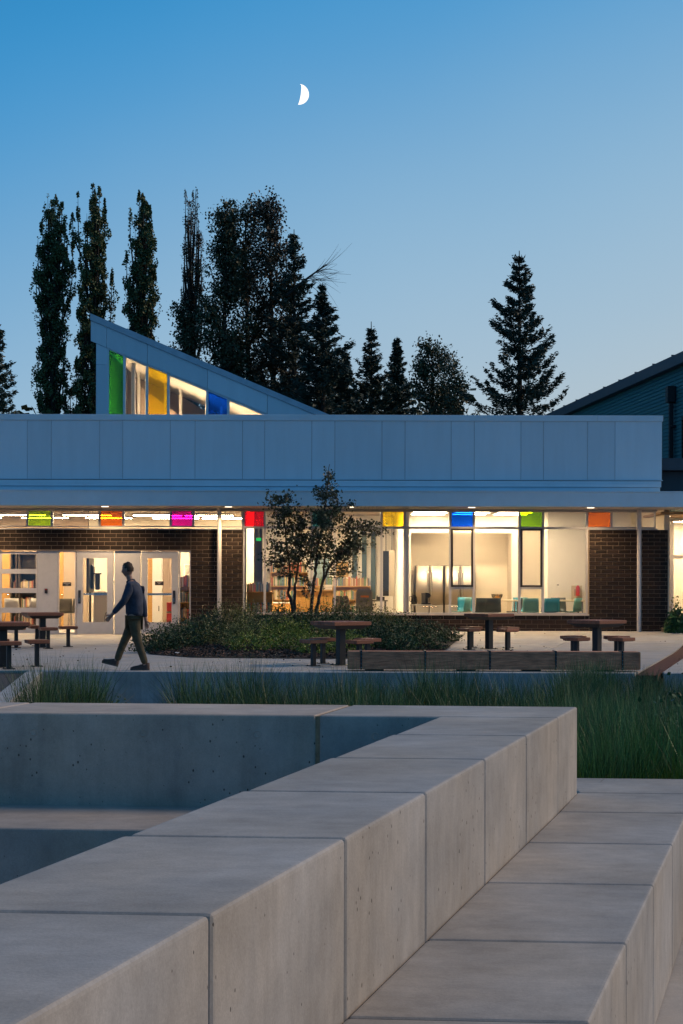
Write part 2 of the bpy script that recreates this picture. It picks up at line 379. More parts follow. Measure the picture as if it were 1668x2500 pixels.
# ------------------------------------------------------------------ concrete seating in front
ZT, ZS, ZF = 0.78, 0.332, -0.206
def xr(y): return 1.221+SK*(y-7.355)           # right edge of the upper tier
J = -0.06                                        # skew of the joints
def block(name, parent, pts, z0, z1, m, bevel=0.013):
    return MB().prism(pts, z0, z1).build(name, m, parent, bevel=bevel, seg=3)
seat = empty('concrete_seating', 'skewed two-tier concrete seat wall with saw-cut joints and warm-lit flank', 'seating', (0.3, 5, ZF))
def kid(o, root):
    o.parent = root; o.matrix_parent_inverse = Matrix.Translation(-Vector(root.location)); return o
jy = [0.22, 1.04, 1.88, 2.739, 3.561, 4.338, 5.167, 5.965, 6.77]
g = 0.0062
for i in range(len(jy)-1):
    a, b = jy[i]+g, jy[i+1]-g
    wl = 0.5615
    pts = [(xr(a+J*-wl)-wl, a-J*wl), (xr(a), a), (xr(b), b), (xr(b)-wl, b-J*wl)]
    kid(block('upper_block', None, pts, ZF, ZT, CONC), seat)
    ws = 0.605
    pts = [(xr(a)+0.004, a), (xr(a)+ws, a+J*ws), (xr(b)+ws, b+J*ws), (xr(b)+0.004, b)]
    kid(block('lower_block', None, pts, ZF+0.004, ZS, CONC), seat)
a, b = 6.77+g, 7.39-g
kid(block('lower_block', None, [(xr(a)+0.004, a), (xr(a)+0.605, a+J*0.605), (xr(b)+0.605, b+J*0.605), (xr(7.355)+0.004, b)], ZF+0.004, ZS, CONC), seat)
a, b = 7.39+g, 7.95
kid(block('lower_block', None, [(xr(a)+0.004, a), (4.2, a-0.17), (4.2, b-0.17), (xr(a)+0.004, b)], ZF+0.004, ZS, CONC), seat)
# joint backing so that the cuts read dark
mbk = MB(); wl = 0.5615
mbk.prism([(xr(0.3)-wl+0.02, 0.3), (xr(0.3)-0.012, 0.3), (xr(6.7)-0.012, 6.7), (xr(6.7)-wl+0.02, 6.7)], ZF+0.01, ZT-0.012)
mbk.prism([(xr(0.3)+0.02, 0.3), (xr(0.3)+0.59, 0.26), (xr(7.36)+0.59, 7.32), (xr(7.36)+0.02, 7.36)], ZF+0.01, ZS-0.012)
kid(mbk.build('joint_filler', JOINT), seat)
def tie(x, y, z, nrm, parent, r=0.019):
    """round form-tie mark cast in the face"""
    d = Vector(nrm).normalized(); p = Vector((x, y, z))
    a = d.cross(Vector((0, 0, 1))).normalized(); c = Vector((0, 0, 1)); mb = MB(); n = 18
    for rr, dd in ((r, 0.0015), (r*0.82, 0.003), (r*0.72, -0.0), (0.001, -0.0)):
        for k in range(n):
            t = 2*math.pi*k/n; mb.v.append(tuple(p+a*rr*math.cos(t)+c*rr*math.sin(t)+d*(dd+0.0006)))
    for i in range(3):
        for k in range(n): k2 = (k+1) % n; mb.f.append((i*n+k, i*n+k2, (i+1)*n+k2, (i+1)*n+k))
    kid(mb.build('tie_mark', CONC_D, smooth=False), parent)
far = empty('concrete_seat_wall', 'frontal dark-faced concrete seat wall with round form-tie marks and a pale ledge below', 'seating', (-1.5, 7.1, ZF))
def yb(x): return 7.355-0.062*(x-1.221)          # back edge of the frontal wall
def strip(x0, x1, sk=True, d0=0.585, d1=0.0):
    q = []
    for x, d in ((x0, d0), (x1, d0), (x1, d1), (x0, d1)):
        q.append((x+(d0-d)*SK*0.9, yb(x)-d))
    return q
for x0, x1, mm in ((-4.9, -3.49, CONC_D), (-3.47, -1.815, CONC_D), (-1.795, -0.125, CONC_D), (-0.105, xr(6.77)-0.0, CONC)):
    pts = strip(x0, x1)
    if x1 > 0.5: pts = [pts[0], (xr(6.77), 6.77+g), (xr(7.355), 7.355), pts[3]]
    kid(block('wall_block', None, pts, ZF, ZT, mm), far)
for x in (-3.48, -1.805, -0.115):
    kid(MB().prism(strip(x-0.014, x+0.014, d0=0.578), ZF+0.02, ZT-0.006).build('joint_strip', CORK), far)
for x0, x1 in ((-4.9, -2.45), (-2.44, xr(6.3)-0.6)):
    kid(block('ledge_block', None, [(x0, yb(x0)-1.24), (x1, yb(x1)-1.24), (x1+0.19, yb(x1)-0.588), (x0+0.19, yb(x0)-0.588)], ZF+0.003, ZS, CONC_L), far)
for px, py in ((84, 1787), (352, 1789), (630, 1792), (917, 1797)):
    x = (px-CX)*6.95/F; yy = yb(x)-0.585; pt = at(px, py, yy); tie(pt.x, yy, pt.z, (0, -1, 0), far)
# ------------------------------------------------------------------ school building
WB = W+0.0
sb = empty('school_building', 'long low school building with pale parapet, coloured clerestory panes and lit rooms', 'building', (0, W, 0))
def part(o, parent=None):
    p = parent or sb
    if p is sb: return kid(o, sb)
    o.parent = p; return o
XA, XE = -12.5, fx(1604)     # extent of the clerestory strip
# --- parapet panels and trim
KP = 35.75
def pxp(px, D): return (px-CX)*D/F
pj = [-176, -118, 8-66, 66, 124.5, 242.5, 299, 415, 475.5, 591.5, 645.7, 760.6, 817, 932, 988.3, 1101, 1157.4, 1271.2, 1326.6, 1434, 1501, 1615.6]
zc1 = EYE+(H0-1013.0)*KP/F; zc0 = EYE+(H0-1027.5)*KP/F; zp0 = EYE+(H0-1170.5)*KP/F
for i in range(len(pj)-1):
    part(MB().box(pxp(pj[i], KP)+0.004, pxp(pj[i+1], KP)-0.004, KP, KP+0.03, zp0+0.006, zc0).build('parapet_panel', PANEL, bevel=0.003, seg=1))
xp0, xp1 = pxp(-176, KP), pxp(1615.6, KP)
part(MB().box(xp0, xp1, KP+0.034, KP+0.4, zp0, zc1-0.05).build('parapet_backing', ROOFD))
for a, b in ((-176, 393), (393, 1457), (1457, 1617.5)):
    part(MB().box(pxp(a, KP)+0.002, pxp(b, KP)-0.002, KP-0.035, KP+0.45, zc0+0.002, zc1).build('parapet_cap', TRIM, bevel=0.004, seg=1))
part(MB().box(xp0, xp1+0.02, KP-0.03, KP+0.03, zp0-0.012, zp0+0.002).build('drip_edge', TRIM))
zb = lambda py, D: EYE+(H0-py)*D/F
for y0, y1, D, xe in ((1173, 1179.5, 35.70, 1614), (1179.5, 1187.5, 35.66, 1614), (1188.5, 1198, 35.72, 1611)):
    part(MB().box(xp0, pxp(xe, D), D, D+0.25, zb(y1, D), zb(y0, D)).build('flashing_band', TRIM, bevel=0.004, seg=1))
DC = 35.34
zf1, zf0 = zb(1197.5, DC), zb(1235.6, DC)
part(MB().box(xp0, 14, DC, DC+0.10, zf0, zf1-0.025).build('canopy_fascia', TRIM, bevel=0.004, seg=1))
part(MB().box(xp0, 14, DC-0.03, DC+0.6, zf1-0.024, zf1).build('canopy_edge', TRIM))
# soffit boards
mb = MB(); x = xp0
while x < 14:
    mb.box(x, x+0.088, DC+0.101, W-0.02, zf0+0.012, zf0+0.03); x += 0.1
tag(part(mb.build('soffit_boards', mat('soffit_paint', (0.78, 0.70, 0.60), 0.6))), kind='stuff')
part(MB().box(xp0, 14, DC+0.101, W+0.12, zf0+0.045, zf0+0.10).build('soffit_deck', BLACK))
# main roof and shell
part(MB().box(-13, 14, KP+0.41, 47.5, 4.3, 4.6).build('roof_deck', ROOFD))
part(MB().box(-13, 14, W-0.3, W+0.1, zf0+0.11, 4.29).build('wall_header', ROOFD))
part(MB().box(-13, 14, W+0.12, 47.4, 3.52, 3.6).build('ceiling', CEIL))
part(MB().box(-13, 8.4, W+0.02, 47.4, -0.12, 0.05).build('floor_slab', FLOOR))
part(MB().box(-13, 14, 47.4, 47.6, -0.2, 4.3).build('back_wall', TAUPE))
part(MB().box(-13.2, -13, W, 47.6, -0.2, 4.3).build('side_wall', TAUPE))
part(MB().box(8.46, 8.6, W+0.4, 47.4, 0.0, 4.2).build('side_wall', CREAM))
# --- soffit lamps
for px in (-40, 257, 558, 855, 1151, 1441):
    x = (px-CX)*36.0/F
    fo = part(MB().box(x-0.085, x+0.085, 35.9, 36.0, zf0-0.002, zf0+0.011).build('soffit_lamp', SOFL))
    ld = bpy.data.lights.new('soffit_light', 'AREA'); ld.shape = 'RECTANGLE'; ld.size = 0.24; ld.size_y = 0.1; ld.energy = 52; ld.color = WARM; ld.spread = R(140)
    lo = bpy.data.objects.new('soffit_light', ld); COL.objects.link(lo); lo.location = (x, 35.95, zf0-0.02)
# --- columns
for px in (535.8, 1560.5):
    y = 36.5; x = (px-CX)*y/F
    part(MB().tube([(x, y, gz(x, y)-0.02), (x, y, zf0+0.02)], 0.057, 20).build('column', mat('column_paint', (0.62, 0.56, 0.52), 0.4, var=0.03), smooth=False))
# --- brick walls
BH, BL = 0.1016, 0.3055
bme = MB().box(-BL/2+0.005, BL/2-0.005, 0, 0.06, 0.005, BH-0.005).mesh('brick', bevel=0.0025, seg=1)
bmh = MB().box(-BL/4+0.005, BL/4-0.005, 0, 0.06, 0.005, BH-0.005).mesh('brick_cut', bevel=0.0025, seg=1)
for q in (bme, bmh): q.materials.append(BRICK)
YBK = W-0.05
def brick_wall(x0, x1, z0, z1, stuff=False, name='brick_wall', off=0):
    back = part(MB().box(x0, x1, YBK+0.008, W+0.25, z0, z1).build(name, MORTAR))
    rows = int(round((z1-z0)/BH)); bh = (z1-z0)/rows; joined = MB()
    for r in range(rows):
        s = x0-(BL/2 if (r+off) % 2 else 0); 
        while s < x1-0.02:
            a, b = max(s, x0), min(s+BL, x1)
            if b-a > 0.05:
                y = YBK+random.uniform(-0.0015, 0.0015)
                if stuff: joined.box(a+0.005, b-0.005, y, y+0.06, z0+r*bh+0.005, z0+(r+1)*bh-0.005)
                else:
                    full = b-a > BL*0.97; o = link('brick', bme if full else bmh, None, back)
                    o.location = ((a+b)/2, y, z0+r*bh)
                    if not full: o.scale.x = (b-a-0.01)/(BL/2-0.01)
                    o.scale.z = bh/BH
            s += BL
    if stuff: tag(link('bricks', joined.mesh('bricks'), BRICK, back), kind='stuff')
    return back
zs = fz(250, 1293)                       # under the clerestory
xd1 = fx(466.5)                          # right jamb of the entrance
zhead = 2.255
brick_wall(-11.8, xd1, zhead, zs)
brick_wall(xd1+0.002, fx(592), 0.0, zs, off=1)
xw0, xw1 = fx(594), fx(1437)
brick_wall(fx(1438), fx(1630), 0.02, 2.80)
brick_wall(xw0, fx(1438)-0.002, 0.02, 0.575, stuff=True)
part(MB().box(fx(1630)-0.26, fx(1630)-0.002, W+0.26, W+2.2, 0.0, 2.80).build('brick_return', mat('brick_return', (0.05, 0.04, 0.033), 0.8, var=0.4, scale=10)))
part(MB().box(xw0-0.02, fx(1438), YBK-0.035, W+0.05, 0.577, 0.615).build('window_sill', mat('sill_metal', (0.62, 0.52, 0.44), 0.5)))
part(MB().box(-11.8, fx(592), YBK-0.03, W+0.05, zs+0.001, zs+0.032).build('clerestory_sill', ALU))
part(MB().box(fx(1438), fx(1604), YBK-0.03, W+0.05, 2.802, 2.835).build('clerestory_sill', ALU))
part(MB().box(-11.8, xd1, YBK-0.02, W+0.05, zhead-0.03, zhead-0.002).build('lintel', mat('lintel_steel', (0.20, 0.15, 0.12), 0.5)))
# --- windows: one frame and one pane for each opening
def window(x0, x1, z0, z1, m=GLASS, fr=0.028, y=W-0.045, d=0.11, frame=ALU, name='window', label=None, parent=None):
    mb = MB(); mb.box(x0, x0+fr, y, y+d, z0, z1); mb.box(x1-fr, x1, y, y+d, z0, z1)
    mb.box(x0+fr, x1-fr, y+0.002, y+d, z0, z0+fr); mb.box(x0+fr, x1-fr, y+0.002, y+d, z1-fr, z1)
    fo = part(mb.build(name, frame), parent)
    pane = MB().box(x0+fr-0.004, x1-fr+0.004, y+0.045, y+0.053, z0+fr-0.004, z1-fr+0.004).build('pane', m, fo)
    if label: pane['label'] = label
    return fo
def tintf(h, k=0.6):
    c = srgb(h); return tuple(x**k for x in c)
G = dict(lime=glass('lime_glass', (0.62, 0.86, 0.10), body=0.2), orange=glass('orange_glass', (0.92, 0.44, 0.06), body=0.25), magenta=glass('magenta_glass', (0.72, 0.05, 0.62), body=0.25),
         red=glass('red_glass', (0.60, 0.035, 0.02), body=0.2), tealg=glass('blue_green_glass', (0.10, 0.28, 0.34), body=0.1), yellow=glass('yellow_glass', (0.88, 0.74, 0.06), body=0.2),
         blue=glass('blue_glass', (0.04, 0.22, 0.78), body=0.25), green=glass('green_glass', (0.42, 0.68, 0.02), body=0.2), dgreen=glass('dark_green_glass', (0.16, 0.58, 0.20), body=0.15))
cb = [-176, -118, 8-58, 67.4, 127, 243.4, 301, 417, 472, 535.8, 594.3, 646.7, 760.8, 808.4, 931.1, 987.5, 1099.2, 1156.6, 1268.4, 1325.4, 1432.4, 1492, 1559, 1600]
cols = {67.4: 'lime', 243.4: 'orange', 417: 'magenta', 594.3: 'red', 760.8: 'tealg', 931.1: 'yellow', 1099.2: 'blue', 1268.4: 'green', 1432.4: 'orange', -118: 'blue'}
zg0, zg1 = 2.845, 3.285
for a, b in zip(cb[:-1], cb[1:]):
    k = cols.get(a)
    window(fx(a)+0.0005, fx(b)-0.0005, zg0, zg1, G[k] if k else GLASS, name='clerestory_window', label=(f'{dict(tealg="dark blue-green").get(k, k)} glass pane' if k else None))
part(MB().box(fx(-176), fx(1604), W-0.03, W+0.09, zg1+0.001, zf0+0.04).build('clerestory_head', ALU))
wb = [594.3, 646.7, 760.8, 817.3, 931.1, 987.5, 1099.2, 1156.6, 1268.4, 1325.4, 1434]
for a, b in zip(wb[:-1], wb[1:]):
    if a in (1099.2, 1268.4):
        zmid = fz(1128, 1435)
        window(fx(a)+0.0005, fx(b)-0.0005, zmid, zg0-0.001, GLASS, frame=ALU, fr=0.018)
        window(fx(a)+0.02, fx(b)-0.02, zmid+0.022, zg0-0.022, GLASS, y=W-0.075, d=0.06, fr=0.05, frame=DARKFR, name='operable_sash')
        window(fx(a)+0.0005, fx(b)-0.0005, 0.616, zmid-0.001, GLASS)
    else: window(fx(a)+0.0005, fx(b)-0.0005, 0.616, zg0-0.001, GLASS)
# --- entrance: sectional glazed door, panels, two doors, side lights
YD = W+0.0
def z1x(v): return fx(v/2.613)
def z1z(v, px=200): return fz(px, 1200+v/2.613)
zthr = 0.06
sect = part(MB().box(-9.6, z1x(10), YD, YD+0.05, 0.06, zhead-0.032).build('glazed_door', ALU))
rails = [(385, 400), (495, 525), (617, 648), (742, 775), (868, 905)]
for a, b in rails: MB().box(z1x(10)+0.001, z1x(235), YD-0.01, YD+0.05, max(zthr, z1z(b)), min(zhead-0.033, z1z(a))).build('rail', DOORM, sect).matrix_parent_inverse = sect.matrix_world.inverted()
MB().box(z1x(233), z1x(240), YD-0.012, YD+0.052, zthr, zhead-0.033).build('stile', DOORM, sect)
for (a, b), (c, d) in zip(rails[:-1], rails[1:]):
    MB().box(z1x(8), z1x(234), YD+0.018, YD+0.024, z1z(c)-0.01, z1z(b)+0.01).build('pane', GLASS, sect)
def steel_panel(a, b): return part(MB().box(z1x(a), z1x(b), YD-0.02, YD+0.05, zthr, zhead-0.032).build('metal_panel', DOORM, bevel=0.004, seg=1))
pn = steel_panel(241, 368)
rd = MB().box(z1x(288), z1x(306), YD-0.05, YD-0.021, z1z(650), z1z(620)).build('card_reader', BLACK, pn)
MB().box(z1x(293), z1x(301), YD-0.053, YD-0.0505, z1z(628), z1z(624)).build('indicator', mat('red_dot', (0.5, 0.02, 0.02), 0.4), rd)
window(z1x(369), z1x(487), zthr, zhead-0.032, GLASS, fr=0.03, y=YD-0.03, frame=DOORM, name='side_light')
def door(a, b, ga, gb, ha, plate):
    x0, x1, z0, z1 = z1x(a), z1x(b), zthr+0.01, zhead-0.04
    gx0, gx1, gz0, gz1 = z1x(ga), z1x(gb), z1z(832), z1z(425)
    mb = MB(); y0, y1 = YD-0.035, YD+0.02
    mb.box(x0, gx0, y0, y1, z0, z1); mb.box(gx1, x1, y0, y1, z0, z1); mb.box(gx0, gx1, y0+0.001, y1, z0, gz0); mb.box(gx0, gx1, y0+0.001, y1, gz1, z1)
    d = part(mb.build('door', DOORM))
    MB().box(gx0-0.004, gx1+0.004, y0+0.02, y0+0.028, gz0-0.004, gz1+0.004).build('pane', GLASS, d)
    MB().box(gx0-0.05, gx1+0.05, y1+0.03, y1+0.07, z1z(660), z1z(648)).build('push_bar', CHROME, d)
    h = MB().box(z1x(ha-8), z1x(ha+8), y0-0.02, y0-0.001, z1z(715), z1z(630)).build('handle_plate', mat('dark_bronze', (0.05, 0.05, 0.055), 0.4, 0.6), d)
    xc = z1x(ha)
    MB().tube([(xc, y0-0.02, z1z(705)), (xc, y0-0.06, z1z(700)), (xc, y0-0.06, z1z(680)), (xc, y0-0.02, z1z(676))], 0.011, 8).build('pull', CHROME, h)
    p = MB().box(z1x(plate[0]), z1x(plate[1]), y0+0.014, y0+0.0195, z1z(plate[3]), z1z(plate[2])) if plate else None
    if p:
        s = p.build('sign_plate', mat('sign_brown', (0.03, 0.022, 0.02), 0.5), d)
        xm = (z1x(plate[0])+z1x(plate[1]))/2; zz = (z1z(plate[3])+z1z(plate[2]))/2
        m2 = MB(); m2.box(xm-0.055, xm+0.055, y0+0.0125, y0+0.0135, zz+0.012, zz+0.022); m2.box(xm-0.025, xm+0.025, y0+0.0125, y0+0.0135, zz-0.012, zz-0.003)
        m2.build('sign_lettering', mat('sign_letter', (0.45, 0.4, 0.36), 0.6), s)
    part(MB().box(x0-0.012, x0-0.001, y0+0.01, y1+0.02, zthr, zhead-0.032).build('door_jamb', ALU)); part(MB().box(x1+0.001, x1+0.012, y0+0.01, y1+0.02, zthr, zhead-0.032).build('door_jamb', ALU))
    return d
door(494, 722, 530, 685, 510, None)
door(906, 1136, 942, 1097, 1113, (990, 1045, 572, 597))
steel_panel(732, 897)
window(z1x(1142), z1x(1218), zthr, zhead-0.032, GLASS, fr=0.03, y=YD-0.03, frame=DOORM, name='side_light')
spl = part(MB().box(z1x(400), z1x(456), YD-0.012, YD-0.006, z1z(603), z1z(580)).build('sign_plate', mat('sign_brown', (0.03, 0.022, 0.02), 0.5)))
m2 = MB(); m2.box(z1x(407), z1x(449), YD-0.0145, YD-0.0135, z1z(589), z1z(585)); m2.box(z1x(420), z1x(437), YD-0.0145, YD-0.0135, z1z(597), z1z(594)); m2.build('sign_lettering', mat('sign_letter', (0.45, 0.4, 0.36), 0.6), spl)
part(MB().box(-9.6, xd1, YD-0.12, YD+0.06, 0.035, zthr-0.001).build('threshold', mat('threshold_metal', (0.6, 0.52, 0.45), 0.35, 0.8)))

# --- interior partitions
def wallbox(x0, x1, y0, y1, z0, z1, m, name='interior_wall'): return part(MB().box(x0, x1, y0, y1, z0, z1).build(name, m))
wallbox(-13, -7.4, 41.5, 41.62, 0.05, 3.51, TAUPE)
wallbox(-7.38, -2.62, 41.5, 41.62, 0.05, 3.51, CREAM)
wallbox(-2.60, -2.48, W+0.12, 40.2, 0.05, 3.51, CREAM)
wallbox(-2.47, 1.62, 44.4, 44.5, 0.05, 3.51, WHITE)
wallbox(1.63, 1.78, W+0.7, 44.4, 0.05, 3.51, WHITE)
# staff room: front wall with a recess that holds the refrigerators
ya, yr = 41.9, 43.0
def X(px, D): return (px-CX)*D/F
ax0, ax1 = X(900+405/3.92, ya), X(900+1370/3.92, ya); az1 = EYE+(hz(1100)-(1200+396/3.92))*ya/F
wallbox(1.785, ax0, ya, ya+0.1, 0.05, 3.51, WHITE); wallbox(ax1, X(1268, ya), ya, ya+0.1, 0.05, 3.51, WHITE)
wallbox(ax0, ax1, ya, ya+0.1, az1, 3.51, WHITE)
wallbox(ax0-0.1, ax1+0.1, yr, yr+0.1, 0.05, 3.51, CREAM); wallbox(ax0-0.1, ax0-0.002, ya+0.101, yr, 0.05, 3.51, CREAM); wallbox(ax1+0.002, ax1+0.1, ya+0.101, yr, 0.05, 3.51, CREAM)
wallbox(X(1268, ya)+0.01, X(1330, ya), 42.1, 42.2, 0.05, 3.51, CREAM)
wallbox(X(1330, ya), 8.45, 40.6, 40.7, 0.05, 3.51, WHITE)
wallbox(X(1330, ya)-0.10, X(1330, ya)-0.002, 40.6, 42.09, 0.05, 3.51, WHITE)
# --- linear ceiling lamps
def linear(x, y, z, L, along='x', m=FIXT):
    s = (L/2, 0.05) if along == 'x' else (0.05, L/2)
    f = part(MB().box(x-s[0], x+s[0], y-s[1], y+s[1], z, z+0.005).build('ceiling_lamp', m))
    MB().box(x-s[0]-0.01, x+s[0]+0.01, y-s[1]-0.01, y+s[1]+0.01, z+0.006, z+0.075).build('lamp_housing', WHITE, f)
    for q in (-0.7, 0.7):
        xx, yy = (x+q*s[0], y) if along == 'x' else (x, y+q*s[1])
        MB().box(xx-0.006, xx+0.006, yy-0.006, yy+0.006, z+0.076, 3.52).build('hanger', BLACK, f)
for x in (-10.6, -8.7, -6.9, -5.0, -3.6):
    for j, y in enumerate((38.6, 40.3)): linear(x+0.3*j, y, 3.22, 1.3)
LIBL = lamp_mat('library_linear_lamp', (1.0, 0.77, 0.46), 280.0)
for x in (-1.6, 0.35):
    for y in (37.9, 39.1, 40.2): linear(x, y, 3.455, 1.3, 'x', LIBL)
STAFFL = lamp_mat('staff_linear_lamp', (1.0, 0.76, 0.46), 125.0)
for x in (2.5, 3.7, 4.9):
    for y in (38.6, 40.2, 41.3): linear(x, y, 3.40, 0.95, 'x', STAFFL)
linear(6.5, 38.3, 3.40, 1.2, 'x', lamp_mat('dim_linear_lamp', (1.0, 0.78, 0.52), 150.0))

linear(3.75, 42.45, 3.42, 1.5, 'x', lamp_mat('alcove_fill', (1.0, 0.76, 0.46), 48.0))  # added fill light, out of view above the header, to brighten the recess
# --- sloped light monitor on the roof
DM = 42.0
def z6(u, v): px, py = 200+u/2.529, 740+v/2.529; return (X(px, DM), EYE+(hz(px)-py)*DM/F)
zlow = 4.62
tl, tr = z6(50, 65), z6(1525, 690)
mon = part(MB().prism([z6(50, 65), z6(1525, 690), z6(1440, 690), z6(50, 105)], DM-0.06, DM+5.6, 'y').build('monitor_roof', mat('monitor_roof_metal', (0.44, 0.56, 0.66), 0.45)))
slope = (tr[1]-tl[1])/(tr[0]-tl[0])
pb = lambda u: z6(u, 105+(u-50)*(690-105)/(1440-50))        # under the roof band
ph = lambda u: z6(u, 235+(u-55)*(690-235)/(1160-55))        # window head
for a, b in ((52, 150), (151, 401), (402, 773), (774, 1142), (1143, 1430)):
    q = [pb(a), pb(b), ph(b), ph(a)]
    if b > 1160: q = [pb(a), pb(b), (z6(b, 690)[0], z6(b, 690)[1]-0.3), (ph(a)[0], ph(a)[1]-0.1)]
    g_ = 0.003
    MB().prism([(q[0][0]+g_, q[0][1]-g_), (q[1][0]-g_, q[1][1]-g_), (q[2][0]-g_, q[2][1]), (q[3][0]+g_, q[3][1])], DM-0.02, DM+0.04, 'y').build('monitor_panel', PANEL, mon)
x85, x150 = z6(85, 0)[0], z6(151, 0)[0]; zj = z6(0, 378)[1]
MB().prism([(x85, zj+0.003), (x150, zj+0.003), (x150, ph(151)[1]-0.004), (x85, ph(85)[1]-0.004)], DM+0.0, DM+0.05, 'y').build('monitor_panel', PANEL, mon)
MB().prism([(x85, zlow), (x150, zlow), (x150, zj-0.003), (x85, zj-0.003)], DM+0.0, DM+0.05, 'y').build('monitor_panel', PANEL, mon)
panes = [(163, 256, 'dgreen'), (262, 394, None), (404, 526, 'yellow'), (537, 766, None), (776, 897, 'blue'), (905, 1128, None)]
he = lambda u: z6(u, 288+(u-163)*(690-288)/(1125-163))
mulls = [157, 259, 399, 531, 771, 901]
for u in mulls:
    x = z6(u, 0)[0]; MB().box(x-0.035, x+0.035, DM+0.005, DM+0.1, zlow, he(u)[1]+0.03).build('mullion', TRIM, mon)
MB().prism([he(151), he(1160), (ph(1160)[0], ph(1160)[1]-0.004), (ph(151)[0], ph(151)[1]-0.004)], DM+0.004, DM+0.09, 'y').build('window_head', TRIM, mon)
for a, b, k in panes:
    q = [(z6(a, 0)[0], zlow), (z6(b, 0)[0], zlow), he(b), he(a)]
    p = MB().prism(q, DM+0.045, DM+0.052, 'y').build('pane', G[k] if k else GLASS, mon)
    if k: p['label'] = {'dgreen': 'dark green', 'yellow': 'yellow', 'blue': 'blue'}[k]+' glass pane of the roof monitor'
xm0, xm1 = z6(85, 0)[0], z6(1500, 0)[0]
MB().prism([(xm0, zlow), (xm1, zlow), (xm1, zlow+0.05), (xm0, ph(85)[1]+0.3)], DM+5.45, DM+5.55, 'y').build('monitor_back_wall', TAUPE, mon)
MB().box(xm0, xm0+0.1, DM+0.051, DM+5.44, zlow, ph(85)[1]).build('monitor_side_wall', CREAM, mon)
MB().prism([(z6(165, 0)[0], he(165)[1]-0.02), (z6(1130, 0)[0], he(1130)[1]-0.02), (z6(1130, 0)[0], he(1130)[1]+0.02), (z6(165, 0)[0], he(165)[1]+0.02)], DM+0.11, DM+5.44, 'y').build('monitor_ceiling', WHITE, mon)
for u in (270, 300, 320, 445, 545, 715, 810):
    x = z6(u, 0)[0]; yy = DM+(0.5 if u == 300 else 2.6)
    if u == 300: MB().tube([(x, yy, zlow), (x, yy, he(300)[1]-0.05)], 0.07, 14).build('monitor_column', WHITE, mon)
    else: MB().box(x-0.04, x+0.04, yy, yy+0.09, zlow, he(u)[1]-0.06).build('monitor_post', WHITE, mon)
MB().prism([(z6(262, 0)[0], zlow), (z6(1100, 0)[0], zlow), (z6(1100, 0)[0], zlow+0.02), (z6(262, 0)[0], he(262)[1]-0.45)], DM+2.75, DM+2.85, 'y').build('monitor_inner_wall', mat('monitor_inner_paint', (0.62, 0.46, 0.33), 0.8), mon)
for u in (230, 460, 640, 860):
    x = z6(u, 0)[0]
    MB().box(x-0.3, x+0.3, DM+0.9, DM+1.1, zlow+0.02, zlow+0.06).build('uplight', lamp_mat('uplight_%d' % u, (1.0, 0.72, 0.42), 120), mon)

# --- glazed recess at the end of the building
YR = W+2.3
xa, xb2 = fx(1630)+0.002, 12.5
for a, b, c, d in ((1604, 1640.5, 0.1, 2.15), (1640.5, 1700, 0.1, 2.15), (1604, 1640.5, 2.15, 3.18), (1640.5, 1700, 2.15, 3.18)):
    window(X(a, YR), X(b, YR)-0.001, c+0.001, d, GLASS, y=YR, fr=0.045, name='lobby_window')
part(MB().box(X(1570, YR), 13, W+0.13, YR-0.002, 3.22, 3.28).build('lobby_soffit', mat('cedar_soffit', (0.42, 0.26, 0.13), 0.6, var=0.2, scale=4, stretch=(1, 10, 1))))
part(MB().box(X(1625, W+1.2)-0.12, X(1625, W+1.2)+0.12, W+1.15, W+1.27, 3.205, 3.219).build('soffit_lamp', SOFL))
ld = bpy.data.lights.new('soffit_light', 'AREA'); ld.size = 0.2; ld.energy = 50; ld.color = WARM
lo = bpy.data.objects.new('soffit_light', ld); COL.objects.link(lo); lo.location = (X(1625, W+1.2), W+1.2, 3.19)
wallbox(8.61, 13, 42.2, 42.3, 0.05, 3.5, CREAM); part(MB().box(8.61, 13, YR+0.12, 47.3, -0.12, 0.05).build('floor_slab', FLOOR))
linear(9.6, 40.3, 3.2, 1.6); linear(9.6, 41.3, 3.2, 1.6); linear(11.3, 40.6, 3.2, 1.6)

# ------------------------------------------------------------------ teal building at the side
tb = empty('teal_building', 'two-storey teal clapboard building with dark sloping roof edge and downpipe', 'building', (9.2, 40, 0))
tx = lambda y: 9.19-0.1106*(y-40)
def tpart(o): return kid(o, tb)
y0, y1, zt = 37.6, 66.0, 7.36
tpart(MB().prism([(tx(y0)+0.06, y0), (24, y0), (24, y1), (tx(y1)+0.06, y1)], 3.45, zt).build('wall', mat('sheathing', (0.02, 0.06, 0.085), 0.8)))
mb = MB(); z = 3.6; i = 0
while z < zt:
    h = 0.105; b = len(mb.v)
    for yy in (y0, y1):
        mb.v += [(tx(yy)+0.022, yy, z), (tx(yy)+0.05, yy, z), (tx(yy)+0.05, yy, z+h), (tx(yy)+0.042, yy, z+h)]
    mb.f += [(b, b+4, b+7, b+3), (b, b+1, b+5, b+4), (b+3, b+7, b+6, b+2)]; z += h
tag(tpart(mb.build('siding_boards', TEAL)), kind='stuff')
tpart(MB().prism([(tx(y0-0.3)-0.18, y0-0.3), (24.3, y0-0.3), (24.3, y1), (tx(y1)-0.18, y1)], zt+0.02, zt+0.33).build('roof_fascia', ROOFD, bevel=0.01))
yy = y0
while yy < y1:
    tpart(MB().box(tx(yy)-0.2, 24.0, yy, yy+0.04, zt+0.331, zt+0.36).build('roof_seam', ROOFD)); yy += 1.6
dp = at(1632, 1000, 39.6); xd, yd = tx(39.6)-0.07, 39.6
ds = tpart(MB().box(xd-0.06, xd+0.06, yd-0.06, yd+0.06, 3.9, 6.45).build('downpipe', BLACK, bevel=0.01, seg=1))
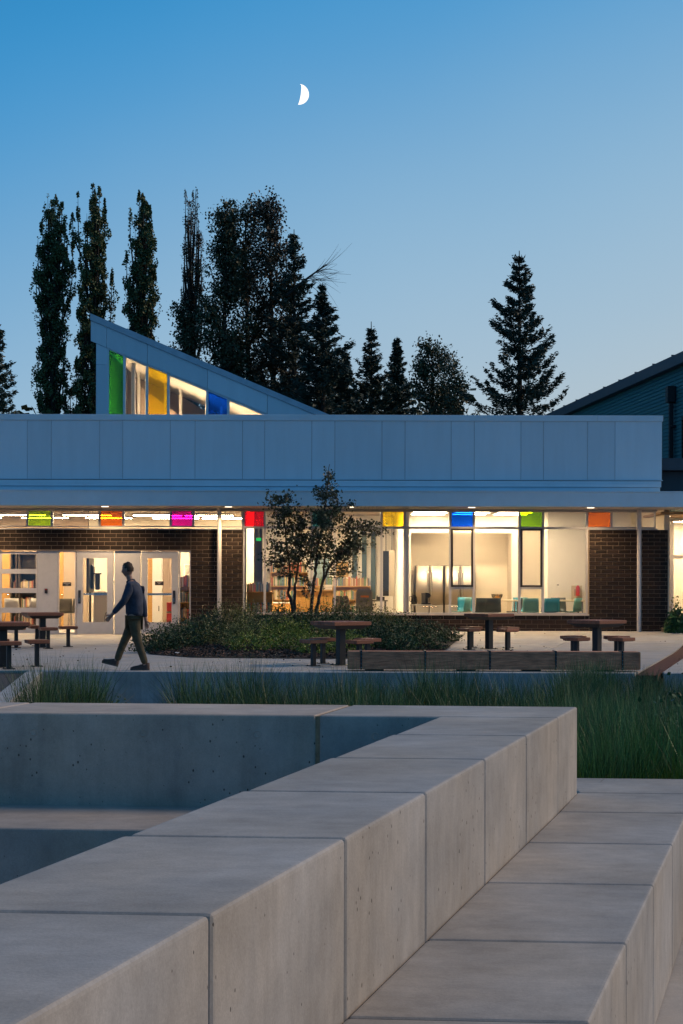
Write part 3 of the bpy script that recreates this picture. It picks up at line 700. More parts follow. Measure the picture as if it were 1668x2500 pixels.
MB().box(xd-0.13, xd+0.1, yd-0.14, yd+0.14, 6.45, 6.9).build('conductor_head', BLACK, ds, bevel=0.012)
for zz in (4.15, 5.75): MB().box(xd-0.02, xd+0.1, yd-0.12, yd+0.12, zz, zz+0.07).build('bracket', BLACK, ds)
yw0 = 38.98; zwa, zwb = EYE+(hz(1660)-1160)*39/F, EYE+(hz(1660)-1018)*39/F
mbw = MB(); mbw.box(tx(38.5)-0.05, tx(38.5)+0.16, 37.75, 37.83, zwa, zwb); mbw.box(tx(38.5)-0.05, tx(38.5)+0.16, yw0-0.08, yw0, zwa, zwb)
mbw.box(tx(38.5)-0.048, tx(38.5)+0.16, 37.83, yw0-0.08, zwa, zwa+0.1); mbw.box(tx(38.5)-0.048, tx(38.5)+0.16, 37.83, yw0-0.08, zwb-0.1, zwb)
wf = tpart(mbw.build('window_frame', DARKFR))
MB().box(tx(38.5)+0.02, tx(38.5)+0.03, 37.82, yw0-0.075, zwa+0.09, zwb-0.09).build('pane', GLASS, wf)
MB().box(tx(38.5)+0.035, tx(38.5)+0.05, 37.82, yw0-0.075, zwa+0.09, zwb-0.09).build('glow_blind', lamp_mat('glow_blind', (1.0, 0.62, 0.28), 0.55), wf)  # blind emits its own glow in place of a lit room behind

# ------------------------------------------------------------------ things inside the rooms
def chair(name, label, loc, rz, shell, group, legm=CHROME):
    c = empty(name, label, 'chair', loc, rz, group); mb = MB()
    n = 6; prof = [(0.20, 0.45), (-0.02, 0.44), (-0.17, 0.46), (-0.21, 0.56), (-0.235, 0.70), (-0.25, 0.84)]
    for yq, zq in prof:
        wv = 0.22 if zq < 0.6 else 0.215-0.03*(zq-0.6)
        for k in range(n+1): s = -1+2*k/n; mb.v.append((s*wv, yq+0.04*(s*s)*(1 if zq > 0.5 else 0), zq+0.015*s*s*(1 if zq < 0.5 else 0)))
    for i in range(len(prof)-1):
        for k in range(n): a = i*(n+1)+k; mb.f.append((a, a+1, a+n+2, a+n+1))
    o = mb.build('shell', shell, c, smooth=True); o.modifiers.new('t', 'SOLIDIFY').thickness = 0.012
    for sx_ in (-1, 1):
        MB().tube([(sx_*0.19, 0.16, 0.44), (sx_*0.22, 0.22, 0.0)], 0.011, 8).build('leg', legm, c); MB().tube([(sx_*0.19, -0.14, 0.44), (sx_*0.22, -0.23, 0.0)], 0.011, 8).build('leg', legm, c)
    return c
FZ = 0.05
def tbl(name, label, loc, w_, d_, h, m, legm=CHROME, group=None, rz=0):
    t = empty(name, label, 'table', loc, rz, group)
    MB().box(-w_/2, w_/2, -d_/2, d_/2, h-0.035, h).build('table_top', m, t, bevel=0.005, seg=1)
    for sx_ in (-1, 1):
        for sy in (-1, 1): MB().tube([(sx_*(w_/2-0.06), sy*(d_/2-0.06), 0), (sx_*(w_/2-0.06), sy*(d_/2-0.06), h-0.035)], 0.022, 8).build('leg', legm, t)
    return t
# staff room: two tables with teal and grey chairs
tb1 = 39.2
LIGHTW = mat('light_laminate', (0.72, 0.60, 0.42), 0.5)
xt1 = X(900+1240/3.92, tb1); xt2 = X(1250+480/3.751, tb1)
tbl('staff_table', 'light laminate table carrying a bowl of fruit', (xt1, tb1, FZ), 1.1, 0.8, 0.90, LIGHTW)
tbl('staff_table', 'light laminate table under the wall thermostat', (xt2, tb1, FZ), 1.0, 0.8, 0.90, LIGHTW)
DKT = mat('dark_slate_plastic', (0.05, 0.07, 0.075), 0.45)
def zoomchair(px, D, rz, m, lab): return chair('dining_chair', lab, ((px-CX)*D/F, D, FZ+0.12), rz, m, 'chairs in the staff room')
for px, D, rz, m, lab in ((900+890/3.92, 39.0, R(60), TEALP2, 'pale teal moulded chair beside the steel refrigerators'), (900+935/3.92, 39.9, R(185), TEALP, 'bright teal chair tucked behind the pale teal one'),
                          (900+1085/3.92, 38.4, R(8), DKT, 'dark slate chair with its back to the window, by the fruit bowl'), (900+1190/3.92, 38.3, R(-5), DKT, 'dark slate chair in front of the fruit bowl'),
                          (900+1395/3.92, 38.9, R(80), DKT, 'slate chair turned sideways between the two staff tables'), (900+1450/3.92, 39.9, R(170), TEALP, 'bright blue chair facing the window between the tables'),
                          (1250+170/3.751, 38.4, R(-5), TEALP2, 'broad pale teal chair with its back to the window'), (1250+350/3.751, 38.5, R(6), TEALP, 'bright blue chair under the thermostat'),
                          (1250+435/3.751, 39.6, R(180), DKT, 'slate chair beyond the thermostat table'), (1250+550/3.751, 38.9, R(50), TEALP2, 'pale teal chair beside the extinguisher cabinet')):
    zoomchair(px, D, rz, m, lab)
bo = empty('fruit_bowl', 'clear bowl of oranges on the light staff table', 'bowl', (xt1-0.05, tb1-0.2, FZ+0.90))
o = MB().lathe([(0.03, 0.0), (0.08, 0.005), (0.14, 0.07), (0.165, 0.16), (0.16, 0.16), (0.13, 0.075), (0.07, 0.015), (0.0, 0.012)], 20).build('bowl', glass('bowl_glass', (0.9, 0.9, 0.88)), bo, smooth=True)
for k in range(7):
    a = k*1.05; r_ = 0.075 if k < 6 else 0.0
    MB().lathe([(0.001, -0.04), (0.028, -0.028), (0.04, 0), (0.028, 0.028), (0.001, 0.04)], 12, (r_*math.cos(a), r_*math.sin(a), 0.06 if k < 6 else 0.10)).build('orange', mat('orange_peel', (0.75, 0.33, 0.02), 0.5), bo, smooth=True)
# refrigerators
for pa, pb_, lab in ((452, 715, 'stainless refrigerator beside the coffee maker'), (730, 1026, 'stainless refrigerator behind the black-framed sash')):
    D = 42.2; x0, x1 = X(900+pa/3.92, D), X(900+pb_/3.92, D); zt_ = EYE+(hz(1050)-(1200+708/3.92))*D/F
    fr = empty('refrigerator', lab, 'refrigerator', ((x0+x1)/2, D, FZ), 0, 'steel refrigerators in the staff room')
    hw = (x1-x0)/2; zh = zt_-FZ
    MB().box(-hw, hw, 0.06, 0.72, 0.02, zh).build('cabinet', mat('fridge_side', (0.06, 0.055, 0.05), 0.5), fr)
    for s in (-1, 1):
        mb = MB(); n = 8; b = 0; xa_, xb_ = (-hw, -0.004) if s < 0 else (0.004, hw)
        for k in range(n+1):
            u = k/n; xx = xa_+(xb_-xa_)*u; bow = -0.03*(1-((u-0.5)*2)**2)
            mb.v += [(xx, bow, 0.72), (xx, bow, zh-0.01)]
        for k in range(n): mb.f.append((2*k, 2*k+2, 2*k+3, 2*k+1))
        dd = mb.build('door', STEELF, fr, smooth=True); dd.modifiers.new('t', 'SOLIDIFY').thickness = 0.05
        MB().tube([(s*0.06, -0.03, 0.95), (s*0.06, -0.085, 1.0), (s*0.06, -0.085, zh-0.22), (s*0.06, -0.03, zh-0.17)], 0.014, 8).build('handle', CHROME, dd)
    for k, zq in enumerate((0.05, 0.385)):
        dr = MB().box(-hw, hw, -0.025, 0.055, zq, zq+0.325).build('drawer', STEELF, fr, bevel=0.006, seg=1)
        MB().tube([(-hw*0.7, -0.07, zq+0.27), (hw*0.7, -0.07, zq+0.27)], 0.012, 8).build('handle', CHROME, dr)
# coffee station by the window
D = 38.0; x0, x1 = X(900+395/3.92, D), X(900+605/3.92, D); zt_ = EYE+(hz(1020)-(1200+1078/3.92))*D/F
tbl('side_table', 'small white side table with glass kettle and coffee maker', ((x0+x1)/2, D, FZ), x1-x0, 0.5, zt_-FZ, mat('white_laminate', (0.72, 0.66, 0.56), 0.5), mat('white_laminate', (0.7, 0.65, 0.55), 0.5))
ke = empty('kettle', 'glass kettle on the small white side table', 'kettle', (X(900+440/3.92, D), D, zt_))
MB().lathe([(0.07, 0), (0.075, 0.03), (0.085, 0.10), (0.07, 0.19), (0.05, 0.22)], 18).build('jug', glass('kettle_glass', (0.6, 0.58, 0.55)), ke, smooth=True)
MB().lathe([(0.08, -0.0), (0.08, 0.028), (0.0, 0.028)], 18).build('base', BLACK, ke); MB().lathe([(0.055, 0.22), (0.05, 0.245), (0.0, 0.25)], 18).build('lid', BLACK, ke, smooth=True)
MB().tube([(-0.06, 0, 0.21), (-0.13, 0, 0.2), (-0.135, 0, 0.09), (-0.08, 0, 0.06)], 0.012, 8).build('handle', BLACK, ke)
cm = empty('coffee_maker', 'black coffee maker beside the glass kettle', 'coffee maker', (X(900+545/3.92, D), D, zt_))
MB().box(-0.11, 0.13, -0.15, 0.15, 0, 0.03).build('base', BLACK, cm, bevel=0.006); MB().box(-0.11, -0.01, -0.13, 0.13, 0.03, 0.30).build('water_tank', GRAYP, cm, bevel=0.01)
MB().prism([(-0.005, 0.17), (0.10, 0.17), (0.14, 0.22), (0.12, 0.28), (0.05, 0.31), (-0.005, 0.31)], -0.12, 0.12, 'y').build('brew_head', BLACK, cm, bevel=0.012)
MB().box(-0.005, 0.06, -0.11, 0.11, 0.03, 0.17).build('body', BLACK, cm, bevel=0.006)
# wall fittings of the staff room
yw = 40.6
def wp(u, v, D, s=3.751, ox=1250): return X(ox+u/s, D), EYE+(hz(1400)-(1200+v/s))*D/F
x, z = wp(420, 862, yw); th = empty('thermostat', 'white thermostat on the cream wall above the blue chair', 'thermostat', (x, yw, z))
MB().box(-0.04, 0.04, -0.025, -0.002, -0.05, 0.05).build('case', WHITE, th, bevel=0.005); MB().box(-0.025, 0.025, -0.027, -0.0255, 0.005, 0.035).build('screen', GRAYP, th)
xa_, za_ = wp(545, 1090, yw); xb_, zb_ = wp(640, 862, yw)
ec = empty('extinguisher_cabinet', 'wall cabinet with a red fire extinguisher behind glass', 'cabinet', ((xa_+xb_)/2, yw, za_)); hw = (xb_-xa_)/2; hh = zb_-za_
MB().box(-hw, hw, -0.04, -0.002, 0.25, hh).build('box', mat('cabinet_cream', (0.6, 0.5, 0.36), 0.5), ec); MB().box(-hw*0.5, hw*0.55, -0.046, -0.041, 0.42, hh-0.1).build('door_glass', mat('cab_glass', (0.32, 0.26, 0.2), 0.3), ec)
MB().lathe([(0.05, 0.42), (0.055, 0.45), (0.055, 0.66), (0.02, 0.72), (0.0, 0.72)], 12, (0.02, -0.1, 0)).build('extinguisher', mat('extinguisher_red', (0.45, 0.02, 0.02), 0.35), ec, smooth=True)
# library side
def books(parent, x0, x1, y0, z0, hmax, name='books'):
    mb = MB(); x = x0; mats = [mat('book_%d' % i, c, 0.6) for i, c in enumerate(((0.45, 0.10, 0.06), (0.10, 0.16, 0.22), (0.55, 0.42, 0.22), (0.12, 0.2, 0.1), (0.6, 0.5, 0.4), (0.3, 0.18, 0.1)))]
    me_idx = []
    while x < x1-0.03:
        t = random.uniform(0.018, 0.045); h = hmax*random.uniform(0.72, 1.0); mb.box(x, x+t, y0+random.uniform(0, 0.02), y0+0.17, z0, z0+h); me_idx += [random.randrange(6)]*6; x += t+0.002
    me = mb.mesh(name); 
    for q in mats: me.materials.append(q)
    for p, i in zip(me.polygons, me_idx): p.material_index = i
    o = link(name, me, None, parent); tag(o, kind='stuff'); return o
def bookshelf(label, x0, x1, y, z0, shelves, top_books=True, hmax=0.26):
    b = empty('bookshelf', label, 'bookshelf', ((x0+x1)/2, y, z0)); hw = (x1-x0)/2; ht = shelves[-1]
    for s in (-1, 1): MB().box(s*hw-(0.02 if s > 0 else 0), s*hw+(0.02 if s < 0 else 0), -0.13, 0.15, 0, ht-0.001).build('side_panel', MAPLE, b)
    MB().box(-hw, hw, 0.151, 0.165, 0, ht).build('back_panel', MAPLE, b)
    for i, zq in enumerate(shelves):
        e2 = 0.0215 if i < len(shelves)-1 else 0
        MB().box(-hw+e2, hw-e2, -0.129, 0.149, zq-0.02 if i else 0.02, zq if i else 0.04).build('shelf', MAPLE, b)
        if i < len(shelves)-1 or top_books: books(b, -hw+0.03, hw-0.03, -0.11, (zq if i else 0.04)+0.001, hmax)
    return b
D = 37.45; zt_ = EYE+(hz(640)-(1200+768/3.136))*D/F
bookshelf('low maple bookshelf with books on top, at the window beside the brick pier', X(500+303/3.136, D)+0.03, X(500+520/3.136, D), D, FZ, [0, (zt_-FZ)*0.52, zt_-FZ])
D = 37.5; bookshelf('tall narrow maple bookshelf behind the entrance side light', z1x(1146)*D/W, z1x(1210)*D/W+0.25, D, FZ, [0, 0.42, 0.83, 1.25], True, 0.3)
bookshelf('tall maple bookshelf along the library back wall', -2.2, -1.05, 44.1, FZ, [0, 0.42, 0.84, 1.26, 1.68], True, 0.32)
bookshelf('wide maple bookshelf below the library pictures', -0.95, 0.9, 44.1, FZ, [0, 0.42, 0.84, 1.26], True, 0.3)
# maple counter and things on it
D = 38.6; zt_ = EYE+(hz(720)-(1200+752/3.136))*D/F
x0, x1 = X(500+690/3.136, D), X(500+985/3.136, D)
ct = empty('reception_counter', 'maple reception counter behind the small tree', 'counter', ((x0+x1)/2, D, FZ)); hw = (x1-x0)/2; hh = zt_-FZ
MB().box(-hw, hw, 0, 0.03, 0, hh-0.031).build('front_panel', MAPLE, ct); MB().box(-hw-0.02, hw+0.02, -0.05, 0.5, hh-0.03, hh).build('counter_top', MAPLE, ct, bevel=0.004); MB().box(-hw, -hw+0.03, 0.031, 0.48, 0, hh-0.031).build('side_panel', MAPLE, ct); MB().box(hw-0.03, hw, 0.031, 0.48, 0, hh-0.031).build('side_panel', MAPLE, ct)
D = 39.4; x0, x1 = X(500+520/3.136, D), X(500+690/3.136, D); zl = EYE+(hz(700)-(1200+850/3.136))*D/F
lc = empty('low_cabinet', 'low maple cabinet between bookshelf and reception counter', 'cabinet', ((x0+x1)/2, D, FZ)); hw = (x1-x0)/2
MB().box(-hw, hw, 0, 0.45, 0.06, zl-FZ-0.026).build('carcass', MAPLE, lc); MB().box(-hw-0.01, hw+0.01, -0.02, 0.46, zl-FZ-0.025, zl-FZ).build('top', WHITE, lc)
for s in (-1, 1): MB().box(min(0.004*s, s*hw), max(0.004*s, s*hw), -0.018, -0.001, 0.08, zl-FZ-0.04).build('door', MAPLE, lc)
pst = empty('paper_stack', 'stack of papers on the maple reception counter', 'papers', (X(500+930/3.136, 38.7), 38.75, FZ+hh))
for k in range(6): MB().box(-0.16, 0.16, -0.11, 0.11, 0, 0.022).build('paper', mat('paper', (0.7, 0.64, 0.54), 0.8, rnd=0.15), pst, (random.uniform(-0.02, 0.02), 0, 0.023*k), (0, 0, random.uniform(-0.2, 0.2)))
def office_chair(label, loc, rz):
    c = empty('office_chair', label, 'chair', loc, rz); DK = mat('chair_mesh', (0.10, 0.08, 0.065), 0.7)
    MB().box(-0.24, 0.24, -0.24, 0.24, 0.44, 0.51).build('seat', DK, c, bevel=0.03)
    MB().prism([(-0.22, 0.56), (0.22, 0.56), (0.235, 0.9), (0.19, 1.02), (-0.19, 1.02), (-0.235, 0.9)], -0.27, -0.235, 'y').build('backrest', DK, c, bevel=0.012)
    MB().tube([(0, -0.22, 0.42), (0, -0.30, 0.5), (0, -0.285, 0.75)], 0.02, 8).build('back_support', BLACK, c); MB().tube([(0, 0, 0.08), (0, 0, 0.44)], 0.028, 10).build('gas_post', BLACK, c)
    for s in (-1, 1): MB().tube([(s*0.25, -0.1, 0.46), (s*0.29, -0.1, 0.68), (s*0.29, 0.14, 0.69)], 0.02, 8).build('armrest', BLACK, c)
    for k in range(5):
        a = k*2*math.pi/5; MB().tube([(0, 0, 0.10), (0.29*math.cos(a), 0.29*math.sin(a), 0.055)], 0.02, 8).build('foot', BLACK, c)
        MB().tube([(0.29*math.cos(a)-0.015*math.sin(a), 0.29*math.sin(a)+0.015*math.cos(a), 0.03), (0.29*math.cos(a)+0.015*math.sin(a), 0.29*math.sin(a)-0.015*math.cos(a), 0.03)], 0.03, 10).build('caster', BLACK, c)
    return c
office_chair('mesh-backed office chair seen from behind, near the dark book cart', (X(500+1060/3.136, 38.0), 38.0, FZ), R(-15))
D = 37.9; x0, x1 = X(500+1160/3.136, D), X(500+1285/3.136, D); zt_ = EYE+(hz(880)-(1200+748/3.136))*D/F
bc = empty('book_cart', 'dark rounded book cart with an orange tag', 'cart', ((x0+x1)/2, D, FZ)); hw = (x1-x0)/2; hh = zt_-FZ
MB().prism([(-hw, 0.1), (hw, 0.1), (hw, hh-0.08), (hw-0.06, hh), (-hw+0.06, hh), (-hw, hh-0.08)], 0, 0.03, 'y').build('end_panel', GRAYP, bc); MB().prism([(-hw, 0.1), (hw, 0.1), (hw, hh-0.08), (hw-0.06, hh), (-hw+0.06, hh), (-hw, hh-0.08)], 0.7, 0.73, 'y').build('end_panel', GRAYP, bc)
for zq in (0.12, 0.5, 0.85): MB().box(-hw+0.01, hw-0.01, 0.031, 0.699, zq, zq+0.02).build('shelf', GRAYP, bc)
MB().box(-hw*0.45, hw*0.55, -0.006, -0.001, hh-0.22, hh-0.17).build('tag', mat('orange_tag', (0.75, 0.2, 0.03), 0.6), bc)
for s in (-1, 1):
    for yq in (0.06, 0.67): MB().tube([(s*(hw-0.04)-0.015, yq, 0.05), (s*(hw-0.04)+0.015, yq, 0.05)], 0.05, 12).build('caster', BLACK, bc)
D = 38.2; x0 = X(500+1215/3.136, D); x1 = X(500+1400/3.136, D); zt_ = EYE+(hz(900)-(1200+830/3.136))*D/F
tbl('work_desk', 'narrow dark desk with a telephone, by the partition', ((x0+x1)/2, D, FZ), x1-x0, 0.6, zt_-FZ, GRAYP)
ph_ = empty('desk_phone', 'black desk telephone on the narrow dark desk', 'telephone', (X(500+1345/3.136, D), D-0.1, zt_))
MB().prism([(-0.1, 0), (0.1, 0), (0.1, 0.04), (-0.1, 0.09)], -0.11, 0.11, 'x').build('body', BLACK, ph_, bevel=0.006); MB().tube([(-0.09, -0.09, 0.07), (-0.09, 0, 0.105), (-0.09, 0.08, 0.10)], 0.022, 8).build('handset', BLACK, ph_)
# wall-mounted screen and slim cabinet against the partition
D = 38.6
for a, b, c, d, nm, lab, m in ((1365, 1410, 455, 800, 'wall_screen', 'tall dark display board on the white partition', BLACK), (1412, 1455, 450, 800, 'wall_cabinet', 'slim pale cabinet beside the dark display board', CREAM)):
    x0, x1 = X(500+a/3.136, D), X(500+b/3.136, D); za_, zb_ = [EYE+(hz(940)-(1200+v/3.136))*D/F for v in (d, c)]
    e_ = empty(nm, lab, 'screen' if 'screen' in nm else 'cabinet', ((x0+x1)/2, D, za_)); hw = (x1-x0)/2
    MB().box(-hw, hw, 0, 0.10, 0, zb_-za_).build('body', m, e_, bevel=0.006); MB().box(-hw*0.85, hw*0.85, -0.012, -0.001, 0.03, zb_-za_-0.03).build('face', m, e_)
    MB().tube([(0, 0.05, zb_-za_), (0, 0.05, 3.52-za_)], 0.012, 6).build('suspension_rod', BLACK, e_)
# tall windows on the far library wall (dark strips between white posts)
for i, u in enumerate((1130, 1205, 1275)):
    D = 43.8; x0, x1 = X(500+u/3.136, D), X(500+(u+36)/3.136, D)
    o = part(MB().box(x0, x1, D+0.5, D+0.59, 0.9, 3.0).build('far_window', mat('night_glass', (0.10, 0.14, 0.15), 0.1)))
# exit sign
ex = empty('exit_sign', 'small green glowing sign hanging behind the brick pier window', 'sign', (X(500+412/3.136, 39.5), 39.5, EYE+(hz(630)-(1200+378/3.136))*39.5/F))
MB().box(-0.07, 0.07, 0, 0.03, 0, 0.085).build('face', lamp_mat('exit_green', (0.05, 0.9, 0.15), 0.6), ex); MB().tube([(0, 0.015, 0.085), (0, 0.015, 3.52-ex.location.z)], 0.008, 6).build('stem', BLACK, ex)
# behind the entrance doors: display on a stand, pale cabinet, chairs, maple panels
D = 38.4
def zx(u, D): return X(u/2.613, D)
def zz_(v, D): return EYE+(hz(200)-(1200+v/2.613))*D/F
dsx = zx(605, D); dz = zz_(640, D)
cab = empty('rolling_cabinet', 'pale rolling cabinet with cables behind the glass door', 'cabinet', ((zx(597, D)+zx(700, D))/2, D, FZ)); hw = (zx(700, D)-zx(597, D))/2
MB().box(-hw, hw, 0, 0.5, 0.06, dz-FZ).build('carcass', WHITE, cab, bevel=0.01); MB().box(-hw*0.9, hw*0.9, -0.012, -0.001, 0.12, dz-FZ-0.1).build('door', WHITE, cab)
for s in (-1, 1): MB().tube([(s*hw*0.8-0.01, 0.05, 0.03), (s*hw*0.8+0.01, 0.05, 0.03)], 0.03, 10).build('caster', BLACK, cab); MB().tube([(s*hw*0.8-0.01, 0.45, 0.03), (s*hw*0.8+0.01, 0.45, 0.03)], 0.03, 10).build('caster', BLACK, cab)
cp = [(0.15+0.06*math.sin(t), -0.03, 0.35+0.2*math.cos(t)) for t in np.linspace(0, 6.2, 20)]
MB().tube(cp, 0.007, 6).build('cable', BLACK, cab)
D = 38.3; dv = empty('display_stand', 'black flat display on a stand, seen edge-on behind the glass door', 'display', (zx(600, D), D-0.05, FZ))
MB().box(zx(566, D)-zx(600, D), zx(582, D)-zx(600, D), -0.3, 0.5, zz_(645, D)-FZ, zz_(425, D)-FZ).build('screen', BLACK, dv, bevel=0.008)
MB().prism([(zx(583, D)-zx(600, D), zz_(620, D)-FZ), (zx(598, D)-zx(600, D), zz_(620, D)-FZ), (zx(600, D)-zx(600, D), zz_(480, D)-FZ), (zx(583, D)-zx(600, D), zz_(465, D)-FZ)], 0.0, 0.2, 'y').build('mount', BLACK, dv)
MB().box(zx(610, D)-zx(600, D), zx(638, D)-zx(600, D), -0.02, 0.1, zz_(625, D)-FZ, zz_(520, D)-FZ).build('media_box', BLACK, dv); MB().box(zx(598, D)-zx(600, D), zx(650, D)-zx(600, D), 0, 0.03, zz_(528, D)-FZ, zz_(520, D)-FZ).build('bracket', BLACK, dv)
MB().tube([(zx(575, D)-zx(600, D), 0.08, 0.04), (zx(575, D)-zx(600, D), 0.08, zz_(640, D)-FZ)], 0.03, 10).build('post', BLACK, dv); MB().box(-0.4, 0.1, -0.3, 0.4, 0, 0.04).build('base', BLACK, dv)
for u, D, rz, lab in ((405, 38.2, R(15), 'grey moulded chair with a round hole, behind the side light'), (452, 38.3, R(70), 'grey moulded chair turned sideways behind the side light'), (95, 38.6, R(-12), 'pale grey moulded chair behind the sectional glass door'), (225, 38.8, R(30), 'pale grey chair at the edge of the sectional glass door')):
    chair('school_chair', lab, (zx(u, D), D, FZ+0.08), rz, GRAYP if u > 300 else WHITE, 'grey chairs in the entrance room')
for a, b, D, m, nm, lab in ((380, 405, 40.6, MAPLE, 'wooden_door', 'maple door standing ajar behind the side light'), (944, 972, 40.4, MAPLE, 'wooden_door', 'maple door edge behind the second glass door'), (15, 62, 40.8, MAPLE, 'wooden_door', 'maple door behind the sectional glass door')):
    x0, x1 = zx(a, D), zx(b, D); e_ = empty(nm, lab, 'door', ((x0+x1)/2, D, FZ)); hw = (x1-x0)/2
    MB().box(-hw, hw, 0, 0.045, 0.0, 2.6).build('leaf', m, e_); MB().tube([(hw*0.5, -0.05, 1.0), (hw*0.9, -0.05, 1.0)], 0.014, 8).build('handle', CHROME, e_); MB().box(hw*0.4, hw*0.6, -0.045, -0.001, 0.97, 1.03).build('rose', CHROME, e_)
D = 40.0; e_ = empty('white_locker', 'white tall locker behind the second glass door', 'locker', ((zx(972, D)+zx(1033, D))/2, D, FZ)); hw = (zx(1033, D)-zx(972, D))/2
MB().box(-hw, hw, 0.02, 0.5, 0, 2.7).build('carcass', WHITE, e_); MB().box(-hw+0.01, hw-0.01, 0, 0.019, 0.03, 2.67).build('door', WHITE, e_); MB().box(hw*0.3, hw*0.5, -0.012, -0.001, 0.55, 0.7).build('handle', GRAYP, e_)
D = 40.2; e_ = empty('brown_cabinet', 'tall taupe cabinet beside the white locker', 'cabinet', ((zx(1036, D)+zx(1120, D))/2, D, FZ)); hw = (zx(1120, D)-zx(1036, D))/2
MB().box(-hw, hw, 0.02, 0.5, 0, 2.65).build('carcass', TAUPE, e_); MB().box(-hw+0.01, -0.003, 0, 0.019, 0.02, 2.63).build('door', TAUPE, e_); MB().box(0.003, hw-0.01, 0, 0.019, 0.02, 2.63).build('door', TAUPE, e_)
D = 38.6; e_ = empty('red_bin', 'red storage bin stack behind the second glass door', 'bin', ((zx(1068, D)+zx(1100, D))/2, D, FZ)); hw = (zx(1100, D)-zx(1068, D))/2
for k in range(2): MB().prism([(-hw*0.9, 0.0), (hw*0.9, 0), (hw, 0.24), (-hw, 0.24)], -0.15, 0.15, 'y').build('bin', mat('red_plastic', (0.42, 0.03, 0.03), 0.4), e_, (0, 0, 0.28+0.3*k)); 
MB().box(-hw, hw, -0.16, 0.16, 0, 0.275).build('stand', GRAYP, e_); MB().box(-hw, hw, -0.16, 0.16, 0.53, 0.575).build('stand_shelf', GRAYP, e_)
for k, (a, b) in enumerate(((68, 106), (118, 232))):   # dark shelving in the far part of the entrance room
    D = 41.0+0.05*k; e_ = empty('dark_shelving', ('narrow' if k == 0 else 'broad')+' dark shelving unit behind the sectional glass door', 'shelving', ((zx(a, D)+zx(b, D))/2, D, FZ)); hw = (zx(b, D)-zx(a, D))/2
    DS = mat('dark_shelf', (0.07, 0.05, 0.035), 0.6, var=0.3)
    MB().box(-hw, hw, 0.36, 0.39, 0, 2.2).build('back_panel', DS, e_)
    for s in (-1, 1): MB().box(min(s*hw, s*(hw-0.03)), max(s*hw, s*(hw-0.03)), 0, 0.359, 0, 2.2).build('side_panel', DS, e_)
    for zq in (0.1, 0.6, 1.1, 1.6, 2.15): MB().box(-hw+0.031, hw-0.031, 0.002, 0.358, zq, zq+0.03).build('shelf', DS, e_)
    for zq in (0.13, 0.63, 1.13): books(e_, -hw+0.05, hw*0.7, 0.1, zq+0.001, 0.3)

# notices and pictures on the walls
for x0, x1, y, z0, z1, c, lab in ((-0.9, -0.35, 44.38, 1.5, 2.2, (0.30, 0.42, 0.48), 'blue-grey picture on the library back wall'), (-0.2, 0.25, 44.38, 1.55, 2.1, (0.62, 0.40, 0.18), 'ochre notice on the library back wall'),
                                  (-4.6, -4.3, 41.48, 1.5, 1.95, (0.55, 0.50, 0.42), 'pale notice on the cream wall behind the glass door'), (-6.6, -6.15, 41.48, 1.45, 2.0, (0.50, 0.20, 0.12), 'red-brown poster beyond the entrance side light'),
                                  (7.0, 7.35, 40.58, 1.7, 2.15, (0.45, 0.52, 0.55), 'small framed notice in the staff room behind the orange pane')):
    po = empty('poster', lab, 'poster', ((x0+x1)/2, y, z0)); hw = (x1-x0)/2
    MB().box(-hw, hw, 0, 0.012, 0, z1-z0).build('frame', BLACK if x0 > 0 else WHITE, po); MB().box(-hw+0.03, hw-0.03, -0.003, -0.0005, 0.03, z1-z0-0.03).build('print', mat('print_'+lab[:8].strip().replace(' ', '_'), c, 0.6, var=0.5, scale=7), po)

# ------------------------------------------------------------------ outdoor tables and stools
plankT = MB().box(-0.38, 0.38, -0.0515, 0.0515, 0, 0.062).mesh('plank', bevel=0.005, seg=1); plankT.materials.append(WOOD)
plankS = MB().box(-0.175, 0.175, -0.0415, 0.0415, 0, 0.058).mesh('plank', bevel=0.005, seg=1); plankS.materials.append(WOOD)
trayT = MB(); 
for r_, z in ((0.36, 0.688), (0.27, 0.625)):
    trayT.v += [(r_, r_, z), (-r_, r_, z), (-r_, -r_, z), (r_, -r_, z)]
trayT.f = [(3, 2, 1, 0), (4, 5, 6, 7)]+[(i, (i+1) % 4, 4+(i+1) % 4, 4+i) for i in range(4)]
postT = MB().box(-0.062, 0.062, -0.062, 0.062, 0.0, 0.63).mesh('post', bevel=0.004, seg=1)
baseT = MB().box(-0.13, 0.13, -0.13, 0.13, 0, 0.012)
for a in (-0.1, 0.1):
    for b in (-0.1, 0.1): baseT.lathe([(0.014, 0.0125), (0.014, 0.026), (0.0, 0.026)], 8, (a, b, 0))
trayTm = trayT.mesh('tray'); baseTm = baseT.mesh('base_plate')
traySm = MB().box(-0.15, 0.15, -0.15, 0.15, 0.385, 0.391).mesh('tray')
postSm = MB().box(-0.036, 0.036, -0.036, 0.036, 0.0, 0.386).mesh('post', bevel=0.003, seg=1)
baseS = MB().box(-0.09, 0.09, -0.09, 0.09, 0, 0.01)
for a in (-0.07, 0.07):
    for b in (-0.07, 0.07): baseS.lathe([(0.01, 0.0105), (0.01, 0.02), (0.0, 0.02)], 8, (a, b, 0))
baseSm = baseS.mesh('base_plate')
for me in (trayTm, postT, baseTm, traySm, postSm, baseSm): me.materials.append(BLACK)
